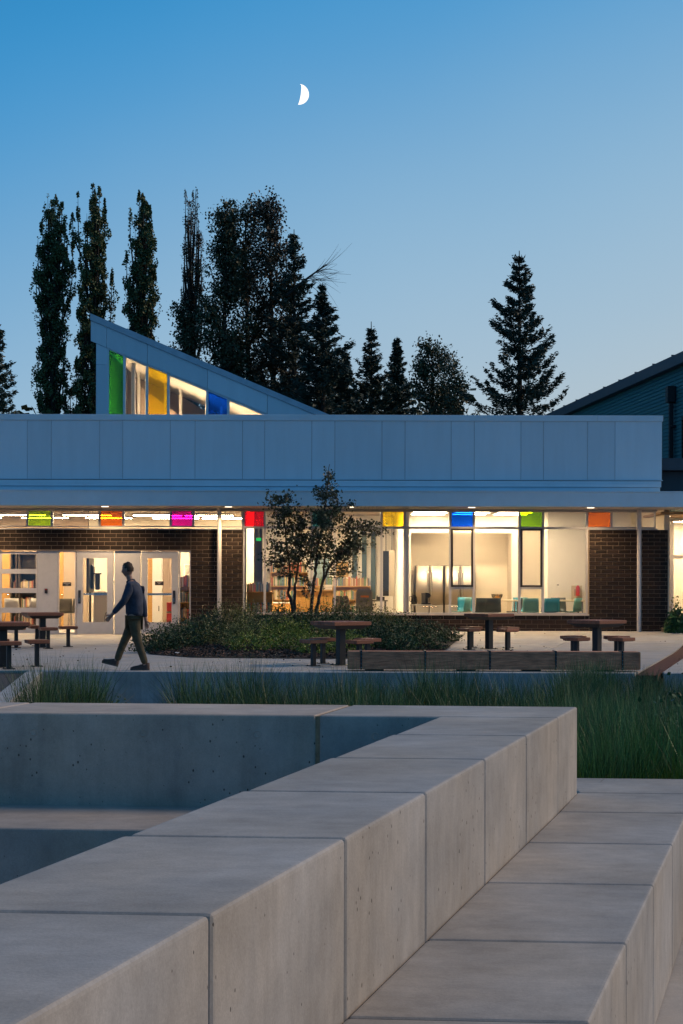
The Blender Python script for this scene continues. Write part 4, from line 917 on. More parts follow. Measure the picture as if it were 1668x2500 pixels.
tabs = [((8, 0.0, 23.6), 23, 'red hardwood table beside the gravel bed', 'stool at the table beside the gravel bed'), ((104, 0, 30.6), 24, 'red hardwood table in front of the glass entrance doors', 'stool at the table in front of the entrance doors'),
        ((832.6, 0, 24.45), 34, 'red hardwood table beside the planting bed, at the end of the timber bench', 'stool at the table beside the planting bed'), ((1194.6, 0, 30.3), 37, 'red hardwood table in front of the staff room window', 'stool at the table by the staff room window'),
        ((1458, 0, 25.8), 40, 'red hardwood table behind the timber bench, near the rust red channel', 'stool at the table behind the timber bench')]
for (px, _, D), yaw, lt, lsn in tabs:
    x = (px-CX)*D/F; zg = gz(x, D); yw_ = R(yaw)
    t = empty('picnic_table', 'square '+lt, 'table', (x, D, zg), yw_, 'square tables on the plaza')
    for k in range(7): link('plank', plankT, None, t, (0, -0.324+0.108*k, 0.689))
    link('tray', trayTm, None, t); link('post', postT, None, t); link('base_plate', baseTm, None, t)
    for k in range(4):
        a = yw_+k*math.pi/2; xx, yy = x+0.56*math.cos(a), D+0.56*math.sin(a)
        s = empty('stool', 'square hardwood '+lsn, 'stool', (xx, yy, gz(xx, yy)), yw_+(0 if k % 2 else math.pi/2)*0, lsn.replace('stool', 'stools'))
        for j in range(4): link('plank', plankS, None, s, (0, -0.1305+0.087*j, 0.392))
        link('tray', traySm, None, s); link('post', postSm, None, s); link('base_plate', baseSm, None, s)

# timber bench made of squared beams with steel straps
YB = 22.78
bj = [849, 882.6, 1039, 1197, 1358, 1520.6, 1565]
tbn = empty('timber_bench', 'long low bench of weathered squared timbers with black steel straps', 'bench', (X(1200, YB), YB, 0))
zb0, zb1 = 0.028, 0.318
for i, (a, b) in enumerate(zip(bj[:-1], bj[1:])):
    x0, x1 = X(a, YB)+0.013, X(b, YB)-0.013
    me = MB().box(-(x1-x0)/2, (x1-x0)/2, 0, 0.30, zb0, zb1).mesh('timber', bevel=0.009, seg=2); me.materials.append(TIMBER)
    o = kid(link('timber', me), tbn); o.location = ((x0+x1)/2, YB, 0)
    if i == len(bj)-2: kid(MB().box(x1-0.002, x1+0.012, YB+0.008, YB+0.292, zb0+0.008, zb1-0.008).build('end_grain', TIMBEREND), tbn)
    if i == 0: kid(MB().box(x0-0.012, x0+0.002, YB+0.008, YB+0.292, zb0+0.008, zb1-0.008).build('end_grain', TIMBEREND), tbn)
for a in bj[1:-1]:
    x = X(a, YB); mb = MB(); mb.box(x-0.0125, x+0.0125, YB-0.008, YB+0.308, zb0-0.004, zb1+0.012)
    s = kid(mb.build('strap', BLACK), tbn)
    for zq in (0.06, 0.12, 0.18, 0.24, 0.29): o = MB().lathe([(0.008, 0), (0.006, 0.006), (0.0, 0.007)], 8).build('bolt', CHROME, s); o.matrix_parent_inverse = s.matrix_world.inverted() @ Matrix.Identity(4); o.location = (x-0, YB-0.0085, zq); o.rotation_euler = (R(90), 0, 0)
for px in (915, 1140, 1300, 1478):
    x = X(px, YB); kid(MB().box(x-0.15, x+0.15, YB+0.05, YB+0.25, 0.0, zb0-0.001).build('foot', BLACK), tbn)

# ------------------------------------------------------------------ planting bed
LEAFD = mat('dark_shrub_leaf', (0.034, 0.078, 0.022), 0.5, var=0.3, scale=3, island=0.45, rnd=0.15)
LEAFY = mat('yellow_green_leaf', (0.19, 0.24, 0.03), 0.5, var=0.3, scale=3, island=0.45, rnd=0.15)
LEAFO = mat('olive_shrub_leaf', (0.13, 0.145, 0.036), 0.5, var=0.3, scale=3, island=0.5, rnd=0.15)
LEAFG = mat('lush_green_leaf', (0.025, 0.085, 0.022), 0.5, var=0.3, scale=3, island=0.45)
bed = [gp(365, 1598).xy, gp(470, 1606).xy, gp(800, 1609).xy, gp(1000, 1607).xy, gp(1090, 1588).xy, gp(1122, 1571).xy, Vector((3.0, 34.6)), Vector((1.4, 36.2)), Vector((-4.2, 36.2)), Vector((-4.6, 32.5))]
cxy = sum(bed, Vector((0, 0)))/len(bed)
mb = MB(); rings = 6
for i in range(rings+1):
    t = i/rings
    for p in bed:
        q = cxy+(p-cxy)*t; mb.v.append((q.x, q.y, gz(q.x, q.y)+0.012+0.20*(1-t**1.5)))
nb = len(bed)
for i in range(rings):
    for k in range(nb): k2 = (k+1) % nb; mb.f.append((i*nb+k, i*nb+k2, (i+1)*nb+k2, (i+1)*nb+k))
bedo = tag(mb.build('planting_bed', SOIL), kind='structure')
def bedz(x, y):
    d = Vector((x, y))-cxy; best = 9
    for k in range(nb):
        a, b = bed[k]-cxy, bed[(k+1) % nb]-cxy; den = d.x*(b-a).y-d.y*(b-a).x
        if abs(den) < 1e-9: continue
        s = (a.x*(b-a).y-a.y*(b-a).x)/den; u = (a.x*d.y-a.y*d.x)/den
        if s > 0 and -1e-6 <= u <= 1+1e-6: best = min(best, s)
    t = min(1, 1/best) if best > 0 else 1
    return gz(x, y)+0.012+0.20*(1-t**1.5), t
# bark chips
C = []
while len(C) < 9000:
    k = random.randrange(nb); a, b = bed[k], bed[(k+1) % nb]; u = random.random(); t = math.sqrt(random.uniform(0.35, 1.0))
    p = cxy+((a+(b-a)*u)-cxy)*t*0.995
    if p.y > 31: continue
    z, _ = bedz(p.x, p.y); C.append((p.x, p.y, z+random.uniform(0.004, 0.02)))
C = np.array(C); al = RNG.normal(size=(len(C), 3)); al[:, 2] *= 0.35
tag(link('bark_mulch', leaf_mesh('bark_mulch', C, RNG.uniform(0.03, 0.085, len(C)), 0.5, unit(al), 0.15), MULCH), 'brown bark mulch chips along the front of the planting bed', 'mulch', kind='stuff')

def shrub(px, D, wd, ht, m, label, n=None, leaf=0.055, group='low shrubs in the planting bed', base=None, open_=0.0, name='shrub'):
    x = (px-CX)*D/F; z = bedz(x, D)[0] if base is None else base
    s = empty(name, label, 'shrub', (x, D, z-0.01), random.uniform(0, 6), group)
    n = n or int(3400*wd*ht/0.8)
    u = unit(RNG.normal(size=(n, 3))); u[:, 2] = np.abs(u[:, 2])
    ang = np.arctan2(u[:, 1], u[:, 0]); ph = random.uniform(0, 6)
    lump = 1+0.16*np.sin(3*ang+ph)+0.12*np.sin(5*ang+4*u[:, 2]+ph*2)+0.10*np.sin(9*ang-7*u[:, 2])
    r = (0.55+0.5*RNG.random(n)**0.6)*lump
    r[RNG.random(n) < 0.05] *= 1.18
    C = u*r[:, None]*np.array([wd/2, wd/2*0.85, ht*0.92]); C[:, 2] = np.maximum(C[:, 2], 0.02)
    al = u*0.6+np.array([0, 0, 0.3])
    link('foliage', leaf_mesh('foliage', C, RNG.uniform(leaf*0.6, leaf*1.35, n), 0.62, al, 0.8), m, s)
    mb = MB()
    for k in range(7):
        a = k*0.9; e2 = Vector((math.cos(a)*wd*0.3, math.sin(a)*wd*0.26, ht*0.7)); mb.tube([(0, 0, 0), e2*0.5+Vector((0, 0, 0.05)), e2], [0.012, 0.009, 0.004], 5)
    link('stems', mb.mesh('stems'), BARK, s)
    return s
L1 = 'dark green mounded shrub in the planting bed'; L2 = 'yellow-green low shrub at the front of the planting bed'; L3 = 'olive shrub with dry seed heads against the lit window'; L4 = 'dark low shrub at the tapering end of the planting bed'
for px, D, wd, ht, m, lab in (
    (385, 28.6, 1.0, 0.55, LEAFD, L1), (430, 29.6, 1.2, 0.62, LEAFD, L1), (475, 30.8, 1.3, 0.66, LEAFD, L1), (520, 32.0, 1.3, 0.72, LEAFD, L1), (560, 30.0, 1.3, 0.55, LEAFO, L1), (600, 29.0, 1.3, 0.62, LEAFO, L1),
    (640, 31.5, 1.4, 0.66, LEAFD, L1), (690, 29.5, 1.4, 0.60, LEAFY, L2), (620, 28.0, 1.1, 0.42, LEAFY, L2), (735, 28.2, 1.0, 0.45, LEAFY, L2), (770, 27.4, 0.9, 0.42, LEAFY, L2), (845, 27.9, 1.0, 0.48, LEAFY, L2), (820, 29.6, 1.2, 0.6, LEAFO, L1),
    (700, 33.2, 1.3, 0.75, LEAFD, L1), (760, 31.6, 1.3, 0.70, LEAFD, L1), (830, 32.4, 1.2, 0.80, LEAFD, L1), (885, 30.6, 1.2, 0.68, LEAFD, L1), (900, 33.4, 1.1, 0.74, LEAFO, L3), (560, 34.0, 1.3, 0.85, LEAFO, L3), (610, 34.6, 1.1, 0.80, LEAFO, L3), (955, 33.6, 1.1, 0.62, LEAFO, L3),
    (905, 28.6, 1.1, 0.58, LEAFD, L1), (955, 29.6, 1.2, 0.62, LEAFD, L1), (1000, 31.0, 1.2, 0.60, LEAFD, L1), (1050, 31.8, 1.0, 0.5, LEAFD, L4), (1092, 32.2, 0.7, 0.42, LEAFD, L4), (980, 28.2, 0.9, 0.36, LEAFD, L4), (1040, 29.6, 0.8, 0.32, LEAFD, L4)):
    if lab is L1:
        lab = ('dark glossy shrub at the entrance end of the planting bed' if px < 540 else 'olive mounded shrub between brick pier and paving' if m is LEAFO and px < 700 else 'dark shrub at the foot of the small tree' if px < 790
               else 'dark shrub behind the table beside the planting bed' if px < 900 else 'dark mounded shrub below the staff room window sill')
    shrub(px, D, wd, ht*0.88, m, lab, leaf=0.042 if m is LEAFD else 0.036, group=lab.replace('shrub', 'shrubs'))
# wiry upright stems in front of the sill
C = []; mb = MB()
wl_ = tag(empty('leafy_sucker', 'thin upright leafy shoots at the foot of the small tree', 'plant', (X(735, 32.5), 32.5, bedz(X(735, 32.5), 32.5)[0])))
for k in range(46):
    px = random.gauss(730, 90); D = 32.5+random.uniform(-0.9, 0.9); x = X(px, D)-wl_.location.x; y = D-32.5; h = random.uniform(0.6, 1.12)
    tipx = random.uniform(-0.12, 0.12); pts = [(x, y, 0), (x+tipx*0.4, y, h*0.5), (x+tipx, y+random.uniform(-0.08, 0.08), h)]; mb.tube(pts, [0.006, 0.005, 0.002], 4)
    for j in range(14): t = random.uniform(0.3, 1); C.append((x+tipx*t+random.gauss(0, 0.03), y+random.gauss(0, 0.03), h*t))
link('stems', mb.mesh('stems'), BARK, wl_); link('foliage', leaf_mesh('foliage', np.array(C), 0.05, 0.6), LEAFO, wl_)
lit = tag(MB().box(-0.06, 0.06, -0.03, 0.03, 0, 0.004).build('paper_scrap', mat('paper_white', (0.75, 0.75, 0.74), 0.8), bevel=0.001), 'crumpled white paper scrap on the mulch edge', 'litter'); q = gp(432, 1602); lit.location = (q.x, q.y+0.25, bedz(q.x, q.y+0.25)[0]+0.022); lit.rotation_euler = (0.15, 0.1, 0.4)
# fallen leaves blown across the plaza
C = []
while len(C) < 110:
    y = random.uniform(22.8, 35.5); x = random.uniform(-7, 8)
    if bedz(x, y)[1] < 1: continue
    C.append((x, y, gz(x, y)+0.008))
al = RNG.normal(size=(len(C), 3)); al[:, 2] *= 0.12
tag(link('fallen_leaves', leaf_mesh('fallen_leaves', np.array(C), RNG.uniform(0.025, 0.055, len(C)), 0.7, unit(al), 0.08), mat('dry_leaf', (0.10, 0.06, 0.03), 0.8, island=0.5)), 'brown fallen leaves scattered over the plaza slabs', 'leaves', kind='stuff')
# plants at the recess corner
shrub(1655, 36.0, 0.7, 0.55, LEAFG, 'bright green leafy plant beside the brick pier end', leaf=0.09, group='plants by the lobby windows', base=gz(8.5, 36)+0.0)
shrub(1650, 37.6, 0.5, 0.95, LEAFO, 'tall wispy plant between brick pier and lobby glass', n=260, leaf=0.07, group='plants by the lobby windows', base=gz(8.5, 37)+0.0)
rk = MB().lathe([(0.0, 0), (0.28, 0.02), (0.30, 0.1), (0.2, 0.2), (0.0, 0.24)], 9); rk.v = [(x*random.uniform(0.85, 1.1), y*random.uniform(0.7, 0.9), z) for x, y, z in rk.v]
rko = tag(rk.build('boulder', mat('boulder_stone', (0.22, 0.15, 0.10), 0.85, var=0.3), smooth=False), 'small brown boulder at the end of the brick pier', 'boulder'); rko.location = (X(1642, 36.4), 36.4, gz(8.3, 36.4)-0.02)

# ------------------------------------------------------------------ small multi-stem tree
DT = 32.4
def z2(u, v, dy=0.0): return at(500+u/3.136, 1200+v/3.136, DT)+Vector((0, dy, 0))
tr_ = empty('small_tree', 'small multi-stemmed tree with round leaves in front of the lit window', 'tree', (z2(760, 960).x, DT, bedz(z2(760, 960).x, DT)[0]))
stems = [[(690, 985, 0), (672, 880, 0.05), (640, 780, 0.02), (655, 650, -0.1), (650, 540, -0.12), (625, 400, -0.05), (610, 200, 0), (600, 90, 0)],
         [(690, 960, 0), (684, 840, 0.1), (694, 690, 0.2), (715, 560, 0.3), (740, 420, 0.3), (735, 260, 0.25)],
         [(815, 985, 0), (818, 860, -0.1), (838, 700, -0.15), (852, 580, -0.2), (865, 440, -0.15), (900, 250, -0.1), (925, 80, -0.05), (945, -90, 0), (955, -210, 0)],
         [(838, 985, 0), (862, 880, 0.1), (905, 690, 0.15), (940, 600, 0.2), (1010, 500, 0.3), (1080, 400, 0.3), (1130, 300, 0.25), (1180, 270, 0.2)],
         [(905, 690, 0.15), (915, 520, 0.35), (960, 350, 0.4), (1000, 180, 0.3), (1040, 90, 0.3)]]
SP = []
wood = MB()
for s in stems:
    P = [z2(u, v, d) for u, v, d in s]
    Q = []
    for i in range(len(P)-1):
        for k in range(5): Q.append(P[i].lerp(P[i+1], k/5)+Vector((random.gauss(0, 0.008), random.gauss(0, 0.01), 0)))
    Q.append(P[-1]); n = len(Q); r0 = 0.042 if s[0][1] > 900 else 0.026
    wood.tube(Q, [r0*(1-0.86*i/n) for i in range(n)], 8)
    SP += [(q, r0*(1-0.86*i/n), i/n) for i, q in enumerate(Q) if q.z > z2(0, 700).z]
blobs = [(700, 200, 70, 110, 8), (810, 260, 70, 120, 10), (770, 430, 70, 110, 8), (1060, 240, 80, 60, 6), (540, 500, 90, 90, 8), (500, 360, 60, 80, 5), (1150, 470, 90, 90, 9), (1130, 330, 90, 90, 8), (1000, 480, 110, 110, 10), (610, 430, 165, 210, 26), (560, 250, 110, 130, 10), (610, 90, 100, 90, 11), (520, 40, 90, 35, 3), (650, 10, 40, 40, 3), (560, 600, 60, 60, 3), (740, 330, 110, 200, 18), (790, 600, 55, 170, 7), (770, 770, 25, 40, 2), (880, 380, 130, 200, 24), (940, 150, 120, 110, 14), (900, 10, 80, 70, 8), (960, -20, 80, 80, 8),
         (945, -130, 32, 70, 5), (1050, 130, 90, 70, 10), (1030, 320, 120, 160, 18), (1080, 500, 90, 120, 10), (1100, 620, 70, 40, 4), (1220, 240, 80, 40, 6), (1320, 290, 90, 45, 7), (1420, 315, 25, 12, 1), (1240, 400, 70, 60, 5), (1150, 590, 30, 40, 2), (450, 510, 50, 20, 2), (480, 100, 60, 18, 2), (700, 560, 60, 60, 4), (650, 200, 90, 90, 8)]
C = []; twig = MB()
for bu, bv, ru, rv, cnt in blobs:
    for _ in range(int(cnt*1.9)):
        a = random.uniform(0, 2*math.pi); rr = math.sqrt(random.random())
        dd = random.uniform(-1, 1)*0.75*math.sqrt(max(0.05, 1-rr*rr))
        tip = z2(bu+ru*rr*math.cos(a), bv+rv*rr*math.sin(a), dd)
        best = min(SP, key=lambda q: (q[0]-tip).length+max(0, q[0].z-tip.z)*1.5)
        b0 = best[0]; mid = b0.lerp(tip, 0.5)+Vector((random.gauss(0, 0.03), random.gauss(0, 0.03), -0.02))
        twig.tube([b0, mid, tip], [min(0.009, best[1]*0.6), 0.005, 0.002], 5, cap=False)
        for k in range(random.randint(10, 17)):
            t = random.uniform(0.35, 1.08); c = (b0.lerp(mid, t*2) if t < 0.5 else mid.lerp(tip, t*2-1)); s = 0.05
            C.append((c.x+random.gauss(0, s), c.y+random.gauss(0, s), c.z+random.gauss(0, s)))
wood.v += []; 
kid(wood.build('trunk', BARK2, smooth=True), tr_); kid(twig.build('twigs', BARK2), tr_)
TL = mat('small_tree_leaf', (0.060, 0.070, 0.028), 0.5, var=0.35, scale=4, island=0.55)
C = np.array(C)
V = leaf_quads(C, RNG.uniform(0.04, 0.08, len(C)), 0.85, np.tile([0.0, 0, -0.5], (len(C), 1)), 0.9)
kid(link('crown', quads_mesh('crown', V, len(C)), TL), tr_)

# ------------------------------------------------------------------ rushes in the rain garden
def blades(P, Hh, Wd, lean):
    n = len(P); az = RNG.uniform(0, 2*np.pi, n); dirv = np.stack([np.cos(az), np.sin(az), np.zeros(n)], 1); side = np.stack([-np.sin(az), np.cos(az), np.zeros(n)], 1)
    rot = RNG.uniform(0, np.pi, n); side = side*np.cos(rot)[:, None]+dirv*np.sin(rot)[:, None]
    S = np.array([0, 0.38, 0.72, 1.0]); pts = []
    for s in S:
        out = lean*(0.55*s+0.55*s**2.2)*Hh
        p = P+dirv*out[:, None]; p[:, 2] += Hh*s*np.sqrt(np.maximum(0.2, 1-(lean*s*0.8)**2)); pts.append((p, (Wd*(1-0.9*s**1.5))[:, None]))
    V = np.empty((n, 3, 4, 3))
    for i in range(3):
        (p, w0), (q, w1) = pts[i], pts[i+1]
        V[:, i, 0] = p-side*w0; V[:, i, 1] = p+side*w0; V[:, i, 2] = q+side*w1; V[:, i, 3] = q-side*w1
    return V.reshape(-1, 3)
tufts = []
def tuft(x, y, h, n, rad=0.16, lean=0.55, kind=0): tufts.append((x, y, h, n, rad, lean, kind))
for px in (62, 92, 120, 150, 172, 205, 232): D = random.uniform(14.5, 17.0); tuft(X(px, D), D, random.uniform(0.9, 1.1), 320, 0.14, 0.6)
for px in (455, 485, 500, 560, 590, 612, 640, 665, 690): D = random.uniform(13.5, 16.5); tuft(X(px, D), D, random.uniform(0.88, 1.1), 340, 0.14, 0.65)
for px in np.arange(745, 1420, 19): D = random.uniform(12.0, 16.0); tuft(X(px+random.uniform(-9, 9), D), D, random.uniform(0.85, 1.1), 340, 0.15, 0.6)
for px in np.arange(760, 1420, 42): D = random.uniform(16.5, 19.0); tuft(X(px+random.uniform(-9, 9), D), D, random.uniform(0.55, 0.8), 230)
for k in range(64):
    D = random.uniform(8.25, 12.5); px = random.uniform(1380, 1750); x = X(px, D)
    tuft(x, D, random.uniform(0.62, 0.86) if D < 10 else random.uniform(0.75, 0.95), 420, 0.2, 0.5, 1)
for k in range(40):
    D = random.uniform(12.5, 19.5); px = random.uniform(1380, 1740); tuft(X(px, D), D, random.uniform(0.75, 0.95), 320)
for k in range(70):
    D = random.uniform(8.6, 21.0); x = random.uniform(2.6, 6.5)
    if (x*F/D) > 900: tuft(x, D, random.uniform(0.7, 0.95), 200)
for k in range(34): x = random.uniform(1.25, 2.7); tuft(x, random.uniform(8.05, 8.7), random.uniform(0.42, 0.62), 330, 0.16, 0.4, 2)
VS = {0: [], 1: [], 2: [], 3: []}
for x, y, h, n, rad, lean, kd in tufts:
    r = rad*np.sqrt(RNG.random(n))*0.8; a = RNG.uniform(0, 6.283, n); P = np.stack([x+r*np.cos(a), y+r*np.sin(a), np.full(n, swz(x, y)-0.02)], 1)
    Hh = h*RNG.uniform(0.55, 1.12, n)
    VS[kd].append(blades(P, Hh, RNG.uniform(0.0022, 0.0042, n)*(1.0 if y < 12 else 1.35), RNG.uniform(0.02, lean, n)*RNG.uniform(0.3, 1.1, n)))
for x, y, h, n, rad, lean, kd in tufts:
    if kd == 2: continue
    n = 11; a = RNG.uniform(0, 6.283, n); P = np.stack([x+0.1*np.cos(a), y+0.1*np.sin(a), np.full(n, swz(x, y)-0.02)], 1)
    VS[3].append(blades(P, h*RNG.uniform(0.6, 1.15, n), RNG.uniform(0.0025, 0.004, n), RNG.uniform(0.25, 0.95, n)))
for kd, m, lab in ((3, mat('dry_rush', (0.26, 0.20, 0.09), 0.6, var=0.3, island=0.4), 'dry straw-coloured stalks among the rushes'), (0, mat('rush_green', (0.078, 0.145, 0.048), 0.45, var=0.35, scale=1.2, island=0.6), 'dark green tufted rushes standing in the rain garden'),
                   (1, mat('rush_bluegreen', (0.085, 0.195, 0.058), 0.45, var=0.45, scale=1.6, island=0.65), 'tall blue-green rushes behind the corner of the seat wall'),
                   (2, mat('grass_bright', (0.16, 0.27, 0.02), 0.45, var=0.3, scale=2.0, island=0.45), 'short bright green grass along the concrete step')):
    V = np.concatenate(VS[kd]); tag(link('grass', quads_mesh('grass', V, len(V)//4), m), lab, 'grass', kind='stuff')
shrub(285, 17.6, 0.75, 0.42, LEAFY, 'small rounded yellow-green shrub below the retaining wall', n=1500, leaf=0.035, group='rounded shrubs in the rain garden', base=-0.5)
shrub(205, 17.2, 0.9, 0.50, LEAFD, 'dark rounded shrub among rushes near the curb', n=1500, leaf=0.035, group='rounded shrubs in the rain garden', base=-0.5)
shrub(1690, 9.6, 1.0, 0.86, LEAFG, 'dense leafy green shrub beside the tall rushes', n=3800, leaf=0.035, group='rounded shrubs in the rain garden', base=-0.25)

# ------------------------------------------------------------------ trees behind the building
TZ = -0.76
POP = mat('poplar_leaf', (0.085, 0.12, 0.045), 0.55, var=0.3, scale=0.4, island=0.5)
BRD = mat('broadleaf_leaf', (0.068, 0.078, 0.036), 0.55, var=0.35, scale=0.3, island=0.5)
RUS = mat('rusty_leaf', (0.085, 0.064, 0.036), 0.55, var=0.35, scale=0.3, island=0.5)
NDL = mat('conifer_needle', (0.038, 0.062, 0.042), 0.6, var=0.3, scale=0.4, island=0.4)
def crown_tree(name, label, group, px, D, top_py, prof, nclu, leaves_per, leaf, m, trunk_r=0.3, squash=1.0, spires=(), csz=0.55, steep=0.8):
    """prof: list of (t, half width px) up the trunk; clusters of leaves sit on limbs that leave the trunk"""
    x = X(px, D); Ht = EYE+(hz(px)-top_py)*D/F-TZ; k = D/F
    o = empty(name, label, 'tree', (x, D, TZ), 0, group)
    ts, ws = zip(*prof); C = []; wood = MB(); S = []
    tw = [(0.15*math.sin(3*t+px), 0.12*math.cos(2*t), t*Ht) for t in np.linspace(0, 0.97, 14)]
    wood.tube(tw, [trunk_r*(1-0.93*i/13) for i in range(14)], 8)
    limbs = []
    for i in range(nclu):
        t = random.uniform(ts[0], 1)**0.9; t = max(ts[0], min(0.995, t)); wmax = np.interp(t, ts, ws)*k
        a = random.uniform(0, 6.283); lob = 1+0.22*math.sin(2*a+t*17+px)+0.2*math.sin(5*a-t*31+px)
        r = wmax*math.sqrt(random.random())*lob
        c = np.array([0.15*math.sin(3*t+px)+r*math.cos(a), r*math.sin(a)*squash, t*Ht])
        n = max(5, int(leaves_per*random.uniform(0.5, 1.4))); s = csz*random.uniform(0.5, 1.25)
        P = unit(RNG.normal(size=(n, 3)))*(RNG.random((n, 1))**0.5)*np.array([s*0.8, s*0.8, s*0.65])+c; C.append(P); S.append(RNG.uniform(leaf*0.6, leaf*1.3, n))
        if i % 3 == 0:
            zb_ = max(0.05*Ht, c[2]-r*steep*2.2-0.4); wood.tube([(0.1*math.sin(3*t+px), 0, zb_), (c[0]*0.6, c[1]*0.6, zb_+(c[2]-zb_)*0.55), tuple(c)], [0.05+0.03*(1-t), 0.035, 0.01], 5, cap=False)
    for dx, tp, wdt in spires:      # separate pointed leaders
        xx = dx*k; zt_ = EYE+(hz(px)-tp)*D/F-TZ; zb_ = zt_-wdt
        wood.tube([(xx*0.5, 0, zb_-1), (xx, 0, zb_+wdt*0.4), (xx, 0, zt_-0.15)], [0.06, 0.04, 0.012], 5)
        for j in range(26):
            u = random.random(); rr = 0.62*(1-u)**0.8+0.08; n = 26; c = np.array([xx+random.gauss(0, rr*0.5), random.gauss(0, rr*0.5), zb_+wdt*u])
            C.append(RNG.normal(size=(n, 3))*np.array([0.16, 0.16, 0.28])+c); S.append(RNG.uniform(leaf*0.55, leaf*1.1, n))
    C = np.concatenate(C); S = np.concatenate(S); S = S[C[:, 2] < Ht+0.2]; C = C[C[:, 2] < Ht+0.2]
    link('trunk', wood.mesh('trunk', smooth=True), BARK, o); link('crown', leaf_mesh('crown', C, S, 0.62), m, o)
    return o
def poplar(label, px, D, tips, m, leaf=0.15, dens=1.0, fat=1.0, seed=1):
    """tips: (dx px, top y px, length m, half width m) of the ascending boughs that make up the column"""
    rnd = random.Random(seed); k = D/F; x = X(px, D); o = empty('poplar_tree', label, 'tree', (x, D, TZ), 0, 'poplars behind the school')
    wood = MB(); C = []; S = []; zt = lambda py: EYE+(hz(px)-py)*k-TZ
    Ht = zt(min(t[1] for t in tips)); wood.tube([(0.1*math.sin(2.2*q+px), 0, q*Ht*0.95) for q in np.linspace(0, 1, 12)], [0.32*(1-0.92*q) for q in np.linspace(0, 1, 12)], 8)
    for dx, py, L, hw in tips:
        top = zt(py); yo = rnd.uniform(-0.7, 0.7); xx = dx*k
        pts = [(xx*0.15, 0, top-L-0.8), (xx*0.75, yo*0.7, top-L*0.78), (xx*0.95, yo, top-L*0.45), (xx, yo, top)]
        wood.tube(pts, [0.07, 0.05, 0.035, 0.008], 5, cap=False)
        n = int(520*L*hw*dens/0.5)
        u = RNG.random(n)**0.85                        # 0 foot, 1 tip
        P = np.array(pts); q = u*3; i = np.minimum(2, q.astype(int)); f = (q-i)[:, None]; c = P[i]*(1-f)+P[i+1]*f
        wob = 0.75+0.35*np.sin(u*L*2.6+dx)+0.2*np.sin(u*L*5.3+py)
        r = hw*fat*np.minimum(1, 3.0*u+0.25)*(1-u**4*0.8)*wob
        ang = RNG.uniform(0, 6.283, n); rr = r*np.sqrt(RNG.random(n))**0.8
        c[:, 0] += rr*np.cos(ang); c[:, 1] += rr*np.sin(ang); c[:, 2] += RNG.normal(size=n)*0.06
        cl = np.sin(c[:, 0]*5.1+px)*np.sin(c[:, 2]*4.3)+np.sin(c[:, 1]*4.7)*0.6+RNG.normal(size=n)*0.55   # leaf clumps with gaps
        c = c[cl > 0.25]; C.append(c); S.append(RNG.uniform(leaf*0.65, leaf*1.3, len(c)))
    link('trunk', wood.mesh('trunk', smooth=True), BARK, o); link('crown', leaf_mesh('crown', np.concatenate(C), np.concatenate(S), 0.7), m, o)
def column(tops, base, seed, side):
    """fill a column below the leading tips with boughs that step down"""
    rnd = random.Random(seed); out = list(tops); y = base[0]
    while y < base[1]:
        w_ = np.interp(y, *zip(*side)); out.append((rnd.uniform(-1, 1)*w_, y, rnd.uniform(3.0, 5.5), rnd.uniform(0.38, 0.66))); y += rnd.uniform(13, 20)
        if rnd.random() < 0.55: out.append((rnd.choice((-1, 1))*w_*rnd.uniform(0.75, 1.05), y+5, rnd.uniform(2.5, 4.5), rnd.uniform(0.34, 0.5)))
    return out
poplar('columnar poplar with twin tips, beyond the tall end of the roof monitor', 128, 84, column([(-10, 481, 5, 0.5), (10, 480, 5, 0.5), (22, 496, 5, 0.5), (-22, 535, 5, 0.45), (34, 533, 4, 0.4), (-36, 580, 6, 0.42), (44, 585, 5, 0.4)], (486, 1150), 4, [(486, 14), (560, 26), (640, 38), (720, 22), (800, 30), (1010, 46)]), POP, seed=4)
poplar('columnar poplar with a side spire, half hidden by the roof monitor', 226, 84, column([(-2, 450, 6, 0.5), (16, 459, 5, 0.45), (-34, 476, 6, 0.42), (24, 480, 5, 0.4), (-46, 530, 2.5, 0.4), (46, 655, 6, 0.5)], (462, 1150), 9, [(462, 12), (560, 18), (640, 30), (760, 30), (850, 36), (1010, 46)]), POP, seed=9)
poplar('slim poplar rising above the middle of the roof monitor', 346, 82, column([(-8, 467, 5, 0.45), (0, 472, 5, 0.45), (16, 500, 4, 0.4), (-28, 512, 4, 0.35), (29, 562, 5, 0.42), (-38, 618, 4, 0.4), (-30, 690, 4, 0.4)], (474, 1150), 12, [(474, 10), (560, 16), (640, 32), (760, 28), (840, 30), (1010, 36)]), POP, seed=12)
poplar('sparse thin-leaved poplar with bare grey twigs', 468, 80, column([(8, 456, 7, 0.32), (-14, 470, 6, 0.32), (0, 462, 6, 0.3)], (468, 1150), 15, [(468, 10), (560, 22), (700, 24), (800, 16), (1010, 20)]), RUS, leaf=0.10, dens=0.36, fat=0.8, seed=15)
